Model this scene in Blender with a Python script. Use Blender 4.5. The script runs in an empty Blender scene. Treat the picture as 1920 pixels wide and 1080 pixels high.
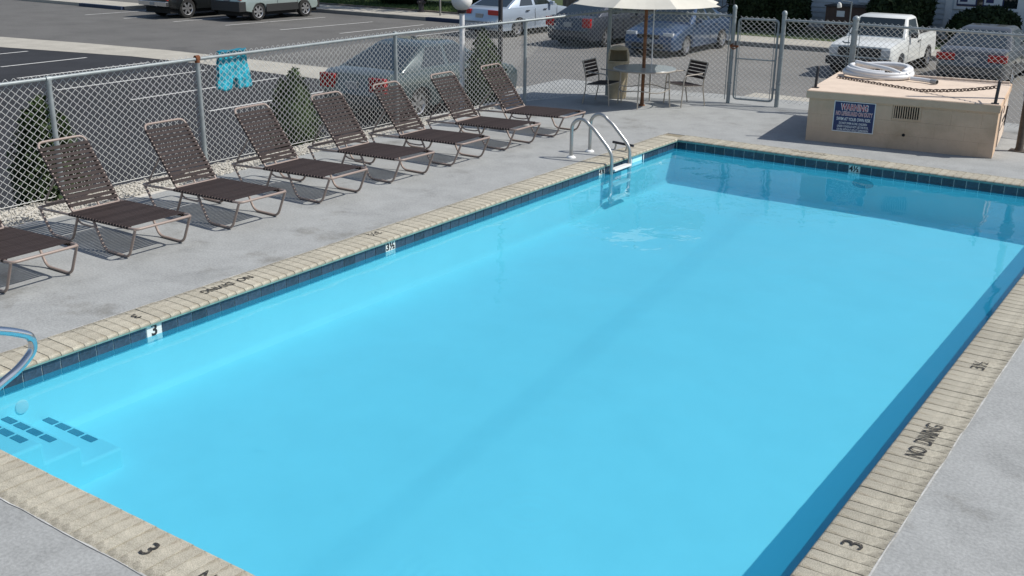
import bpy, bmesh, math, random
import numpy as np
from mathutils import Vector, Matrix, Quaternion
R = math.radians
random.seed(7)
sc = bpy.context.scene
COL = sc.collection

# ------------------------------------------------------------------ camera
cam = bpy.data.cameras.new('camera')
cam.sensor_width = 36.0
cam.lens = 1990.254 / 1920 * 36.0
cam.clip_start = 0.1
cam.clip_end = 600
camo = bpy.data.objects.new('camera', cam)
COL.objects.link(camo)
YAW, PIT, ROL = -0.605, 0.336, 0.011
cy_, sy_, cp_, sp_ = math.cos(YAW), math.sin(YAW), math.cos(PIT), math.sin(PIT)
fw = Vector((sy_*cp_, cy_*cp_, -sp_))
rt = Vector((cy_, -sy_, 0))
up = rt.cross(fw)
r2 = math.cos(ROL)*rt + math.sin(ROL)*up
u2 = -math.sin(ROL)*rt + math.cos(ROL)*up
CAMP = Vector((7.029, -14.496, 3.131))
m = Matrix((r2, u2, -fw)).transposed().to_4x4()
m.translation = CAMP
camo.matrix_world = m
sc.camera = camo

# ------------------------------------------------------------------ light
SUN_AZ, SUN_EL = 30.0, 48.0
w = bpy.data.worlds.new('World')
sc.world = w
w.use_nodes = True
nt = w.node_tree
sky = nt.nodes.new('ShaderNodeTexSky')
sky.sky_type = 'NISHITA'
sky.sun_disc = False
sky.sun_elevation = R(SUN_EL)
sky.sun_rotation = R(90 - SUN_AZ)
sky.air_density = 1.0
sky.dust_density = 1.2
bg = nt.nodes['Background']
bg.inputs[1].default_value = 0.11
nt.links.new(sky.outputs[0], bg.inputs[0])
sl = bpy.data.lights.new('sun', 'SUN')
sl.energy = 4.3
sl.angle = R(0.5)
sl.color = (1.0, 0.955, 0.88)
so = bpy.data.objects.new('sun', sl)
COL.objects.link(so)
d = Vector((-math.cos(R(SUN_AZ))*math.cos(R(SUN_EL)), -math.sin(R(SUN_AZ))*math.cos(R(SUN_EL)), -math.sin(R(SUN_EL))))
so.rotation_euler = d.to_track_quat('-Z', 'Y').to_euler()
so.location = (20, 10, 30)
sc.view_settings.view_transform = 'Standard'
sc.view_settings.look = 'None'
sc.view_settings.exposure = 0.0
sc.view_settings.gamma = 1.0
sc.view_settings.use_curve_mapping = False
sc.render.engine = 'CYCLES'
sc.cycles.max_bounces = 12
sc.cycles.diffuse_bounces = 8
sc.cycles.transparent_max_bounces = 24
sc.cycles.caustics_reflective = False
sc.cycles.caustics_refractive = False

# ------------------------------------------------------------------ materials
MATS = {}
def node(nt, typ, **kw):
    n = nt.nodes.new(typ)
    for k, v in kw.items(): setattr(n, k, v)
    return n

def mat(name, col, rough=0.6, metal=0.0, var=0.0, vscale=8.0, bump=0.0, bscale=40.0, spec=0.5, coat=0.0,
        speck=None, rnd=0.0, col2=None, blotch=None, emit=None, mott=None):
    """principled with noise colour variation; col2/blotch = stain colour and (scale, low, high)"""
    if name in MATS: return MATS[name]
    M = bpy.data.materials.new(name)
    M.use_nodes = True
    n = M.node_tree
    b = n.nodes['Principled BSDF']
    b.inputs['Base Color'].default_value = (*col, 1)
    b.inputs['Roughness'].default_value = rough
    b.inputs['Metallic'].default_value = metal
    b.inputs['Specular IOR Level'].default_value = spec
    b.inputs['Coat Weight'].default_value = coat
    b.inputs['Coat Roughness'].default_value = 0.05
    tc = node(n, 'ShaderNodeTexCoord')
    L = n.links.new
    vec = tc.outputs['Object']
    cur = None
    if var > 0 or col2 or speck or rnd:
        rgb = node(n, 'ShaderNodeRGB'); rgb.outputs[0].default_value = (*col, 1)
        cur = rgb.outputs[0]
        def mulby(cur, fac_out, lo, hi):
            mr = node(n, 'ShaderNodeMapRange'); L(fac_out, mr.inputs[0])
            mr.inputs[3].default_value = lo; mr.inputs[4].default_value = hi
            vm = node(n, 'ShaderNodeVectorMath', operation='SCALE')
            L(cur, vm.inputs[0]); L(mr.outputs[0], vm.inputs['Scale'])
            return vm.outputs[0]
        if var > 0:
            nz = node(n, 'ShaderNodeTexNoise'); nz.inputs['Scale'].default_value = vscale
            nz.inputs['Detail'].default_value = 6; nz.inputs['Roughness'].default_value = 0.65
            L(vec, nz.inputs['Vector'])
            mr0 = node(n, 'ShaderNodeMapRange'); L(nz.outputs[0], mr0.inputs[0])
            mr0.inputs[1].default_value = 0.3; mr0.inputs[2].default_value = 0.7
            cur = mulby(cur, mr0.outputs[0], 1-var, 1+var)
        if rnd:
            oi = node(n, 'ShaderNodeObjectInfo')
            cur = mulby(cur, oi.outputs['Random'], 1-rnd, 1+rnd)
        if col2:
            nz = node(n, 'ShaderNodeTexNoise'); nz.inputs['Scale'].default_value = blotch[0]
            nz.inputs['Detail'].default_value = 8; nz.inputs['Roughness'].default_value = 0.7
            L(vec, nz.inputs['Vector'])
            mr = node(n, 'ShaderNodeMapRange'); L(nz.outputs[0], mr.inputs[0])
            mr.inputs[1].default_value = blotch[1]; mr.inputs[2].default_value = blotch[2]
            if len(blotch) > 3: mr.inputs[4].default_value = blotch[3]
            mx = node(n, 'ShaderNodeMix', data_type='RGBA')
            L(mr.outputs[0], mx.inputs[0]); L(cur, mx.inputs[6]); mx.inputs[7].default_value = (*col2, 1)
            cur = mx.outputs[2]
        if mott:
            nz = node(n, 'ShaderNodeTexNoise'); nz.inputs['Scale'].default_value = mott[0]
            nz.inputs['Detail'].default_value = 10; nz.inputs['Roughness'].default_value = 0.75; nz.inputs['Distortion'].default_value = 0.6
            L(vec, nz.inputs['Vector'])
            mr0 = node(n, 'ShaderNodeMapRange'); L(nz.outputs[0], mr0.inputs[0])
            mr0.inputs[1].default_value = mott[1]; mr0.inputs[2].default_value = mott[2]
            cur = mulby(cur, mr0.outputs[0], 1.0, 1-mott[3])
        if speck:
            nz = node(n, 'ShaderNodeTexNoise'); nz.inputs['Scale'].default_value = speck[0]
            nz.inputs['Detail'].default_value = 2
            L(vec, nz.inputs['Vector'])
            mr0 = node(n, 'ShaderNodeMapRange'); L(nz.outputs[0], mr0.inputs[0])
            mr0.inputs[1].default_value = 0.35; mr0.inputs[2].default_value = 0.65
            cur = mulby(cur, mr0.outputs[0], 1-speck[1], 1+speck[1])
        L(cur, b.inputs['Base Color'])
    if bump > 0:
        nz = node(n, 'ShaderNodeTexNoise'); nz.inputs['Scale'].default_value = bscale
        nz.inputs['Detail'].default_value = 4
        L(vec, nz.inputs['Vector'])
        bp = node(n, 'ShaderNodeBump'); bp.inputs['Strength'].default_value = bump
        bp.inputs['Distance'].default_value = 0.01
        L(nz.outputs[0], bp.inputs['Height']); L(bp.outputs[0], b.inputs['Normal'])
    if emit:
        b.inputs['Emission Color'].default_value = (*emit[:3], 1); b.inputs['Emission Strength'].default_value = emit[3]
    MATS[name] = M
    return M

m_deck = mat('painted_concrete', (0.338, 0.348, 0.344), 0.85, var=0.10, vscale=2.6, bump=0.25, bscale=60, speck=(48, 0.10), col2=(0.20, 0.195, 0.175), blotch=(0.85, 0.56, 0.70, 0.85), spec=0.25, mott=(1.7, 0.50, 0.74, 0.24))
m_coping = mat('cast_coping', (0.425, 0.398, 0.325), 0.9, var=0.18, vscale=14, bump=0.6, bscale=120, speck=(150, 0.20), rnd=0.09, col2=(0.25, 0.205, 0.135), blotch=(1.9, 0.52, 0.66, 0.85), spec=0.15, mott=(5.5, 0.50, 0.70, 0.42))
m_seal = mat('white_sealant', (0.50, 0.50, 0.48), 0.7, var=0.3, vscale=14, col2=(0.30, 0.28, 0.24), blotch=(4, 0.5, 0.65, 0.9))
m_mortar = mat('coping_mortar', (0.27, 0.24, 0.18), 0.95, var=0.25, vscale=30, spec=0.1)
m_grout = mat('tile_grout', (0.78, 0.79, 0.77), 0.8, var=0.1, vscale=20)
m_caulk = mat('teal_caulk', (0.15, 0.29, 0.265), 0.7, var=0.25, vscale=9)
m_tile = mat('slate_blue_tile', (0.034, 0.056, 0.088), 0.22, var=0.35, vscale=26, rnd=0.25, bump=0.08, bscale=30)
m_markt = mat('white_tile', (0.72, 0.72, 0.68), 0.3, var=0.08, vscale=30)
m_black = mat('black_paint', (0.012, 0.012, 0.014), 0.6)
m_stencil = mat('worn_black_stencil', (0.035, 0.032, 0.03), 0.85, col2=(0.30, 0.27, 0.2), blotch=(22, 0.53, 0.62, 0.8))
m_stfaint = mat('faded_black_stencil', (0.09, 0.08, 0.07), 0.85, col2=(0.42, 0.39, 0.31), blotch=(30, 0.42, 0.50, 0.9))
m_plaster = mat('pool_plaster', (0.47, 0.81, 0.87), 0.8, var=0.035, vscale=1.6, spec=0.1)
m_asph = mat('grey_asphalt', (0.14, 0.138, 0.133), 0.9, var=0.18, vscale=0.5, bump=0.3, bscale=90, speck=(25, 0.15), col2=(0.05, 0.05, 0.05), blotch=(0.25, 0.58, 0.7, 0.6), spec=0.2)
m_asph2 = mat('fresh_black_asphalt', (0.032, 0.033, 0.037), 0.85, var=0.22, vscale=0.8, bump=0.3, bscale=90, speck=(30, 0.15), spec=0.3)
m_conc = mat('pale_concrete', (0.42, 0.40, 0.35), 0.9, var=0.12, vscale=1.4, bump=0.2, bscale=50, speck=(40, 0.1), spec=0.2)
m_kerb = mat('kerb_concrete', (0.24, 0.235, 0.22), 0.9, var=0.15, vscale=2, spec=0.2)
m_bluek = mat('blue_kerb_paint', (0.018, 0.034, 0.075), 0.7, var=0.2, vscale=5)
m_line = mat('white_line_paint', (0.62, 0.62, 0.60), 0.8, col2=(0.2, 0.2, 0.2), blotch=(6, 0.58, 0.66, 0.7))
m_soil = mat('bed_soil', (0.05, 0.045, 0.035), 0.95, var=0.4, vscale=12, bump=0.5, bscale=30)
m_grass = mat('grass_blade', (0.060, 0.105, 0.028), 0.8, var=0.35, vscale=3)
m_grassb = mat('turf_soil', (0.050, 0.075, 0.022), 0.95, var=0.4, vscale=6)
m_pebble = mat('white_gravel', (0.52, 0.50, 0.45), 0.85, var=0.3, vscale=35, rnd=0.1)
m_galv = mat('galvanised_steel', (0.29, 0.325, 0.335), 0.45, metal=0.25, var=0.15, vscale=9)
m_wire = mat('galvanised_wire', (0.68, 0.69, 0.67), 0.45, metal=0.15)
m_rust = mat('rust', (0.16, 0.055, 0.022), 0.9, var=0.4, vscale=25)
m_chrome = mat('stainless_steel', (0.62, 0.64, 0.66), 0.18, metal=1.0, var=0.05)
m_steel = mat('brushed_steel', (0.46, 0.46, 0.45), 0.38, metal=0.85, var=0.08, vscale=10)
m_frame = mat('taupe_powder_coat', (0.30, 0.235, 0.205), 0.4, var=0.07, vscale=6, spec=0.5)
m_strap = mat('brown_vinyl', (0.044, 0.034, 0.033), 0.65, var=0.12, vscale=10, rnd=0.15, spec=0.12)
m_white = mat('white_plastic', (0.78, 0.79, 0.78), 0.4)
m_block = mat('tan_painted_block', (0.60, 0.44, 0.315), 0.88, var=0.08, vscale=3, bump=0.3, bscale=45, col2=(0.36, 0.26, 0.165), blotch=(1.2, 0.5, 0.7, 0.5), spec=0.2)
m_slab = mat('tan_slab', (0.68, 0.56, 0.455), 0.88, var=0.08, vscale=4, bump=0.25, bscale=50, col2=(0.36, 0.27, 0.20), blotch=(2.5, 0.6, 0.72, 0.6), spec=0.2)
m_dark = mat('dark_interior', (0.012, 0.012, 0.012), 0.9)
m_sign = mat('navy_sign', (0.015, 0.024, 0.105), 0.45, var=0.12, vscale=10)
m_red = mat('sign_red', (0.42, 0.03, 0.045), 0.5)
m_iron = mat('black_iron', (0.025, 0.023, 0.028), 0.55, var=0.2, vscale=20)
m_chain = mat('rusty_chain', (0.055, 0.028, 0.020), 0.7, var=0.4, vscale=30)
m_hose = mat('white_vinyl_hose', (0.70, 0.71, 0.72), 0.35, var=0.04)
m_canvas = mat('cream_canvas', (0.62, 0.60, 0.53), 0.9, var=0.05, vscale=5)
m_polebr = mat('rusty_umbrella_pole', (0.19, 0.082, 0.036), 0.75, var=0.45, vscale=14)
m_column = mat('brown_column_paint', (0.075, 0.06, 0.048), 0.7, var=0.35, vscale=12)
m_glasst = mat('frosted_table_top', (0.36, 0.40, 0.41), 0.18, var=0.08, vscale=30)
m_alu = mat('champagne_aluminium', (0.42, 0.38, 0.33), 0.4, metal=0.5)
m_trash = mat('beige_trash_bin', (0.46, 0.39, 0.27), 0.65, var=0.08, vscale=10, bump=0.2, bscale=80)
m_trunks = mat('turquoise_cloth', (0.02, 0.36, 0.48), 0.9, var=0.15, vscale=20)
m_trunkd = mat('dark_teal_trim', (0.01, 0.16, 0.24), 0.9)
m_siding = mat('blue_grey_siding', (0.60, 0.645, 0.67), 0.75, var=0.05, vscale=3, rnd=0.04)
m_trim = mat('white_trim', (0.78, 0.80, 0.80), 0.6)
m_roof = mat('grey_shingle', (0.10, 0.10, 0.10), 0.9, var=0.2, vscale=9)
m_wood = mat('weathered_wood', (0.16, 0.135, 0.11), 0.9, var=0.3, vscale=6, rnd=0.2)
m_brown = mat('brown_panel', (0.095, 0.062, 0.05), 0.8, var=0.2, vscale=5)
m_leafd = mat('dark_leaf', (0.020, 0.036, 0.014), 0.7, var=0.45, vscale=2.5, spec=0.2)
m_leafa = mat('conifer_leaf', (0.035, 0.058, 0.020), 0.75, var=0.45, vscale=5, spec=0.2)
m_leafm = mat('mid_leaf', (0.05, 0.085, 0.025), 0.7, var=0.4, vscale=2.5)
m_bark = mat('bark', (0.09, 0.07, 0.05), 0.95, var=0.3, vscale=10, bump=0.5, bscale=20)
m_globe = mat('opal_globe', (0.80, 0.79, 0.76), 0.25)
m_pwhite = mat('white_pole_paint', (0.74, 0.75, 0.76), 0.4, var=0.05)
m_tyre = mat('tyre_rubber', (0.018, 0.018, 0.018), 0.85, var=0.1, vscale=10)
m_rim = mat('alloy_rim', (0.62, 0.62, 0.63), 0.3, metal=0.8)
m_cglass = mat('car_glass', (0.015, 0.022, 0.022), 0.04, spec=0.9, coat=0.5)
m_tail = mat('tail_lamp_red', (0.42, 0.012, 0.012), 0.15, coat=0.6)
m_lamp = mat('headlamp_clear', (0.55, 0.57, 0.58), 0.12, coat=0.6)
m_amber = mat('amber_lamp', (0.5, 0.16, 0.03), 0.2)
m_plate = mat('number_plate', (0.32, 0.33, 0.33), 0.5, var=0.25, vscale=40)
m_trimb = mat('black_plastic', (0.022, 0.023, 0.024), 0.6)
m_cchrome = mat('bumper_chrome', (0.62, 0.63, 0.65), 0.18, metal=0.95)
def paint(name, col, rough=0.28): return mat(name, col, rough, metal=0.35, coat=0.7, var=0.03, vscale=2)

def water_mat():
    M = bpy.data.materials.new('pool_water'); M.use_nodes = True
    n = M.node_tree; n.nodes.clear(); L = n.links.new
    out = node(n, 'ShaderNodeOutputMaterial')
    tc = node(n, 'ShaderNodeTexCoord')
    n1 = node(n, 'ShaderNodeTexNoise'); n1.inputs['Scale'].default_value = 3.2; n1.inputs['Detail'].default_value = 3
    n2 = node(n, 'ShaderNodeTexNoise'); n2.inputs['Scale'].default_value = 0.8; n2.inputs['Detail'].default_value = 2
    mp = node(n, 'ShaderNodeMapping'); mp.inputs['Scale'].default_value = (1.0, 0.7, 1.0); mp.inputs['Rotation'].default_value = (0, 0, 0.5)
    L(tc.outputs['Object'], mp.inputs[0]); L(mp.outputs[0], n1.inputs['Vector']); L(tc.outputs['Object'], n2.inputs['Vector'])
    cal = node(n, 'ShaderNodeMapRange'); L(n2.outputs[0], cal.inputs[0])
    cal.inputs[1].default_value = 0.42; cal.inputs[2].default_value = 0.62; cal.inputs[3].default_value = 0.15; cal.inputs[4].default_value = 1.0
    hm = node(n, 'ShaderNodeMath', operation='MULTIPLY'); L(n1.outputs[0], hm.inputs[0]); L(cal.outputs[0], hm.inputs[1])
    # two fading rings where something has just touched the surface
    acc = hm.outputs[0]
    for (cx, cy, rad, k) in ((4.05, -9.98, 0.5, 0.8), (1.86, -9.50, 0.12, 0.35), (4.80, -9.43, 0.14, 0.35), (3.9, -5.0, 0.7, 0.35)):
        ds = node(n, 'ShaderNodeVectorMath', operation='DISTANCE'); L(tc.outputs['Object'], ds.inputs[0]); ds.inputs[1].default_value = (cx, cy, -0.141)
        ml = node(n, 'ShaderNodeMath', operation='MULTIPLY'); L(ds.outputs['Value'], ml.inputs[0]); ml.inputs[1].default_value = 62 / rad * 0.6
        sn = node(n, 'ShaderNodeMath', operation='SINE'); L(ml.outputs[0], sn.inputs[0])
        fa = node(n, 'ShaderNodeMapRange'); L(ds.outputs['Value'], fa.inputs[0]); fa.inputs[1].default_value = 0.02; fa.inputs[2].default_value = rad; fa.inputs[3].default_value = k*0.16; fa.inputs[4].default_value = 0
        mm = node(n, 'ShaderNodeMath', operation='MULTIPLY'); L(sn.outputs[0], mm.inputs[0]); L(fa.outputs[0], mm.inputs[1])
        ad = node(n, 'ShaderNodeMath', operation='ADD'); L(acc, ad.inputs[0]); L(mm.outputs[0], ad.inputs[1]); acc = ad.outputs[0]
    bp = node(n, 'ShaderNodeBump'); bp.inputs['Strength'].default_value = 0.19; bp.inputs['Distance'].default_value = 0.05
    L(acc, bp.inputs['Height'])
    fr = node(n, 'ShaderNodeFresnel'); fr.inputs['IOR'].default_value = 1.33; L(bp.outputs[0], fr.inputs['Normal'])
    gl = node(n, 'ShaderNodeBsdfGlossy'); gl.inputs['Roughness'].default_value = 0.012; L(bp.outputs[0], gl.inputs['Normal'])
    tr = node(n, 'ShaderNodeBsdfTransparent'); tr.inputs[0].default_value = (0.60, 0.905, 0.965, 1)
    df = node(n, 'ShaderNodeBsdfDiffuse'); df.inputs[0].default_value = (0.03, 0.58, 1.0, 1)
    m1 = node(n, 'ShaderNodeMixShader'); m1.inputs[0].default_value = 0.24; L(tr.outputs[0], m1.inputs[1]); L(df.outputs[0], m1.inputs[2])
    m2 = node(n, 'ShaderNodeMixShader'); L(fr.outputs[0], m2.inputs[0]); L(m1.outputs[0], m2.inputs[1]); L(gl.outputs[0], m2.inputs[2])
    L(m2.outputs[0], out.inputs['Surface'])
    return M
m_water = water_mat()

# ------------------------------------------------------------------ mesh helpers
class MB:
    def __init__(s): s.v = []; s.f = []
    def add(s, vs, fs):
        o = len(s.v); s.v += [tuple(v) for v in vs]; s.f += [tuple(i+o for i in f) for f in fs]; return s
    def box(s, a, b, M=None):
        x0, y0, z0 = a; x1, y1, z1 = b
        vs = [Vector(p) for p in ((x0,y0,z0),(x1,y0,z0),(x1,y1,z0),(x0,y1,z0),(x0,y0,z1),(x1,y0,z1),(x1,y1,z1),(x0,y1,z1))]
        if M is not None: vs = [M @ p for p in vs]
        return s.add(vs, [(0,3,2,1),(4,5,6,7),(0,1,5,4),(1,2,6,5),(2,3,7,6),(3,0,4,7)])
    def tube(s, pts, r, n=8, caps=True, closed=False):
        P = [Vector(p) for p in pts]; N = len(P)
        rs = r if isinstance(r, (list, tuple)) else [r]*N
        T = []
        for i in range(N):
            a = P[(i-1) % N] if (closed or i > 0) else P[i]
            b = P[(i+1) % N] if (closed or i < N-1) else P[i]
            T.append((b-a).normalized())
        ref = Vector((0, 0, 1)) if abs(T[0].z) < 0.9 else Vector((1, 0, 0))
        u = (ref - T[0]*ref.dot(T[0])).normalized()
        o = len(s.v)
        for i in range(N):
            if i > 0:
                q = T[i-1].rotation_difference(T[i]); u = q @ u
                u = (u - T[i]*u.dot(T[i])).normalized()
            w = T[i].cross(u)
            for k in range(n):
                a = 2*math.pi*k/n
                s.v.append(tuple(P[i] + (u*math.cos(a) + w*math.sin(a))*rs[i]))
        for i in range(N if closed else N-1):
            j = (i+1) % N
            for k in range(n):
                k2 = (k+1) % n
                s.f.append((o+i*n+k, o+i*n+k2, o+j*n+k2, o+j*n+k))
        if caps and not closed:
            s.f.append(tuple(o+k for k in range(n))[::-1]); s.f.append(tuple(o+(N-1)*n+k for k in range(n)))
        return s
    def lathe(s, prof, n=24, c=(0, 0, 0), M=None, caps=True):
        o = len(s.v); N = len(prof)
        for (r, z) in prof:
            for k in range(n):
                a = 2*math.pi*k/n
                p = Vector((c[0]+r*math.cos(a), c[1]+r*math.sin(a), c[2]+z))
                s.v.append(tuple(M @ p if M is not None else p))
        for i in range(N-1):
            for k in range(n):
                k2 = (k+1) % n
                s.f.append((o+i*n+k, o+i*n+k2, o+(i+1)*n+k2, o+(i+1)*n+k))
        if caps: s.f.append(tuple(o+k for k in range(n))[::-1]); s.f.append(tuple(o+(N-1)*n+k for k in range(n)))
        return s
    def prism(s, poly, fn):
        """poly: 2-D outline; fn(p, t) maps an outline point and t in (0, 1) to 3-D"""
        n = len(poly)
        s.add([fn(p, 0) for p in poly] + [fn(p, 1) for p in poly],
              [tuple(range(n))[::-1], tuple(range(n, 2*n))] + [(i, (i+1) % n, n+(i+1) % n, n+i) for i in range(n)])
        return s
    def loft(s, rings, caps=True):
        o = len(s.v); n = len(rings[0])
        for r in rings: s.v += [tuple(p) for p in r]
        for i in range(len(rings)-1):
            for k in range(n):
                k2 = (k+1) % n
                s.f.append((o+i*n+k, o+i*n+k2, o+(i+1)*n+k2, o+(i+1)*n+k))
        if caps:
            s.f.append(tuple(o+k for k in range(n))[::-1]); s.f.append(tuple(o+(len(rings)-1)*n+k for k in range(n)))
        return s
    def mesh(s, name, m, smooth=False, ang=40):
        me = bpy.data.meshes.new(name)
        me.from_pydata(s.v, [], s.f)
        bm = bmesh.new(); bm.from_mesh(me)
        bmesh.ops.recalc_face_normals(bm, faces=bm.faces)
        if smooth:
            for f in bm.faces: f.smooth = True
            ca = math.cos(R(ang))
            for e in bm.edges:
                if len(e.link_faces) == 2 and e.link_faces[0].normal.dot(e.link_faces[1].normal) < ca: e.smooth = False
        bm.to_mesh(me); bm.free()
        me.materials.append(m)
        return me
    def build(s, name, m, parent=None, smooth=False, ang=40, kind=None, loc=None):
        return link(s.mesh(name, m, smooth, ang), name, parent, kind, loc)

def link(me, name, parent=None, kind=None, loc=None):
    o = bpy.data.objects.new(name, me); COL.objects.link(o)
    if parent is not None: o.parent = parent
    if kind: o['kind'] = kind
    if loc is not None: o.location = loc
    return o
def tag(o, label, cat, group=None):
    o['label'] = label; o['category'] = cat
    if group: o['group'] = group
    return o
def thing(name, label, cat, loc=(0, 0, 0), rz=0.0, group=None):
    o = bpy.data.objects.new(name, None); COL.objects.link(o)
    o.location = loc; o.rotation_euler = (0, 0, rz); o.empty_display_size = 0.2
    return tag(o, label, cat, group)
def copy_tree(o, parent=None):
    c = o.copy(); COL.objects.link(c)
    if parent is not None: c.parent = parent
    for ch in list(o.children): copy_tree(ch, c)
    return c
def fillet(pts, r, seg=5, closed=False):
    P = [Vector(p) for p in pts]; N = len(P); out = []
    for i in range(N):
        if not closed and i in (0, N-1): out.append(P[i]); continue
        a, b, c = P[(i-1) % N], P[i], P[(i+1) % N]
        d1 = (a-b); d2 = (c-b)
        rr = min(r, d1.length*0.49, d2.length*0.49)
        p0 = b + d1.normalized()*rr; p2 = b + d2.normalized()*rr
        for k in range(seg+1):
            t = k/seg
            out.append(p0*(1-t)**2 + b*2*t*(1-t) + p2*t**2)
    return out
def bevel(o, wd=0.01, seg=2):
    b = o.modifiers.new('bevel', 'BEVEL'); b.width = wd; b.segments = seg; b.limit_method = 'ANGLE'; b.angle_limit = R(35)
    return o
def text_mesh(txt, size, m, name='lettering', bold=0.0, thick=0.001, align='CENTER', res=3):
    cu = bpy.data.curves.new(name, 'FONT'); cu.body = txt; cu.size = size
    cu.align_x = align; cu.align_y = 'CENTER'; cu.extrude = thick/2; cu.offset = bold; cu.resolution_u = res
    o = bpy.data.objects.new(name, cu); COL.objects.link(o)
    bpy.context.view_layer.update()
    me = bpy.data.meshes.new_from_object(o.evaluated_get(bpy.context.evaluated_depsgraph_get()))
    bpy.data.objects.remove(o); bpy.data.curves.remove(cu)
    me.materials.clear(); me.materials.append(m)
    return me
def frame_mat(o, origin, xdir, ydir):
    x = Vector(xdir).normalized(); y = Vector(ydir).normalized(); z = x.cross(y)
    M = Matrix((x, y, z)).transposed().to_4x4(); M.translation = origin
    o.matrix_local = M
    return o

# ------------------------------------------------------------------ ground, lots, pavements
LZ = -0.8
def sheet(name, polys, z, m, kind='structure'):
    b = MB()
    for p in polys: b.add([(x, y, z) for x, y in p], [tuple(range(len(p)))])
    return b.build(name, m, kind=kind)
ground = sheet('ground', [[(-220, -160), (-1.5, -160), (-1.5, 260), (-220, 260)], [(7, -160), (160, -160), (160, 260), (7, 260)], [(-1.5, -160), (7, -160), (7, -13), (-1.5, -13)], [(-1.5, 1.5), (7, 1.5), (7, 260), (-1.5, 260)]], LZ-0.012, m_soil)
lot = sheet('parking_lot', [[(-70, -40), (-4, -40), (-4, 3.4), (30, 3.4), (30, 19.2), (-70, 19.2)]], LZ, m_asph)
m_asphw = mat('worn_asphalt', (0.20, 0.195, 0.185), 0.9, var=0.14, vscale=0.6, bump=0.3, bscale=90, speck=(25, 0.12), col2=(0.13, 0.13, 0.125), blotch=(0.3, 0.5, 0.7, 0.6), spec=0.2)
sheet('worn_parking_lot', [[(-10.5, 7.0), (-7.4, 5.5), (-6.2, 3.6), (20, 3.6), (20, 19.19), (-16, 19.19), (-14.5, 13.0)]], LZ+0.004, m_asphw)
dark_lot = sheet('dark_parking_lot', [[(-50, -30), (-6, -30), (-6, 6.2), (-7.6, 5.8), (-10.8, 5.1), (-13.6, 5.0), (-17.0, 5.1), (-19.9, 4.9), (-23.0, 4.2), (-27.0, 3.3), (-33, 1.8), (-50, -2.0)]], LZ+0.004, m_asph2)
strip = sheet('concrete_strip', [[(-7.6, 5.8), (-10.8, 5.1), (-13.6, 5.0), (-17.0, 5.1), (-19.9, 4.9), (-23.0, 4.2), (-27.0, 3.3), (-33, 1.8), (-50, -2.0),
                                  (-50, 0.2), (-33, 4.0), (-27.4, 5.4), (-23.5, 6.1), (-20.3, 6.5), (-17.2, 6.6), (-13.8, 6.7), (-10.5, 6.9), (-7.6, 7.2)]], LZ+0.008, m_conc)
def pline(x, y0, y1, wd=0.10, dx=0.0):
    sheet('parking_line', [[(x-wd/2, y0), (x+wd/2, y0), (x+wd/2+dx, y1), (x-wd/2+dx, y1)]], LZ+0.0125, m_line)
for x, y0, y1 in ((-15.93, -0.1, 4.3), (-13.42, 0.1, 4.5), (-10.94, 0.2, 4.6), (-8.5, 0.3, 4.7), (-18.35, 0.4, 4.3), (-20.6, 1.3, 3.9), (-23.2, 2.6, 3.7)):
    pline(x, y0, y1)
for x, y0, y1, dx in ((-24.95, 12.75, 17.6, 0.4), (-22.2, 12.9, 17.4, 0.4), (-27.5, 12.4, 17.0, 0.3), (-19.75, 13.4, 17.8, 0.2), (-30.0, 12.0, 17.0, 0.3), (-32.5, 12.0, 17.0, 0.3), (-17.2, 13.0, 17.8, 0.2)):
    pline(x, y0, y1, 0.10, dx)
# kerb and sidewalk along the far side of the lot
b = MB(); b.box((-60, 19.2, LZ-0.01), (-20.6, 19.36, LZ+0.14)); b.box((-17.9, 19.2, LZ-0.01), (24, 19.36, LZ+0.14))
kerb = b.build('kerb', m_kerb, kind='structure')
MB().box((-20.6, 19.195, LZ-0.01), (-17.9, 19.365, LZ+0.145)).build('blue_kerb', m_bluek, kind='structure')
sw = MB()
x = -60.0
while x < 24:
    sw.box((x+0.008, 19.362, LZ-0.01), (x+1.492, 21.15, LZ+0.137)); x += 1.5
sw.build('sidewalk', m_conc, kind='structure')
MB().box((-60, 21.15, LZ-0.01), (-12, 21.28, LZ+0.2)).build('lawn_edging', m_wood, kind='structure')
sheet('lawn', [[(-60, 21.28), (24, 21.28), (24, 40), (-60, 40)]], LZ+0.13, m_grassb)
# planter island kerb at far left
MB().box((-42, 14.6, LZ-0.01), (-33.5, 16.2, LZ+0.13)).build('sidewalk_island', m_conc, kind='structure')
MB().box((-36.5, 14.42, LZ-0.01), (-33.5, 14.6, LZ+0.14)).build('island_kerb', m_bluek, kind='structure')
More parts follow.
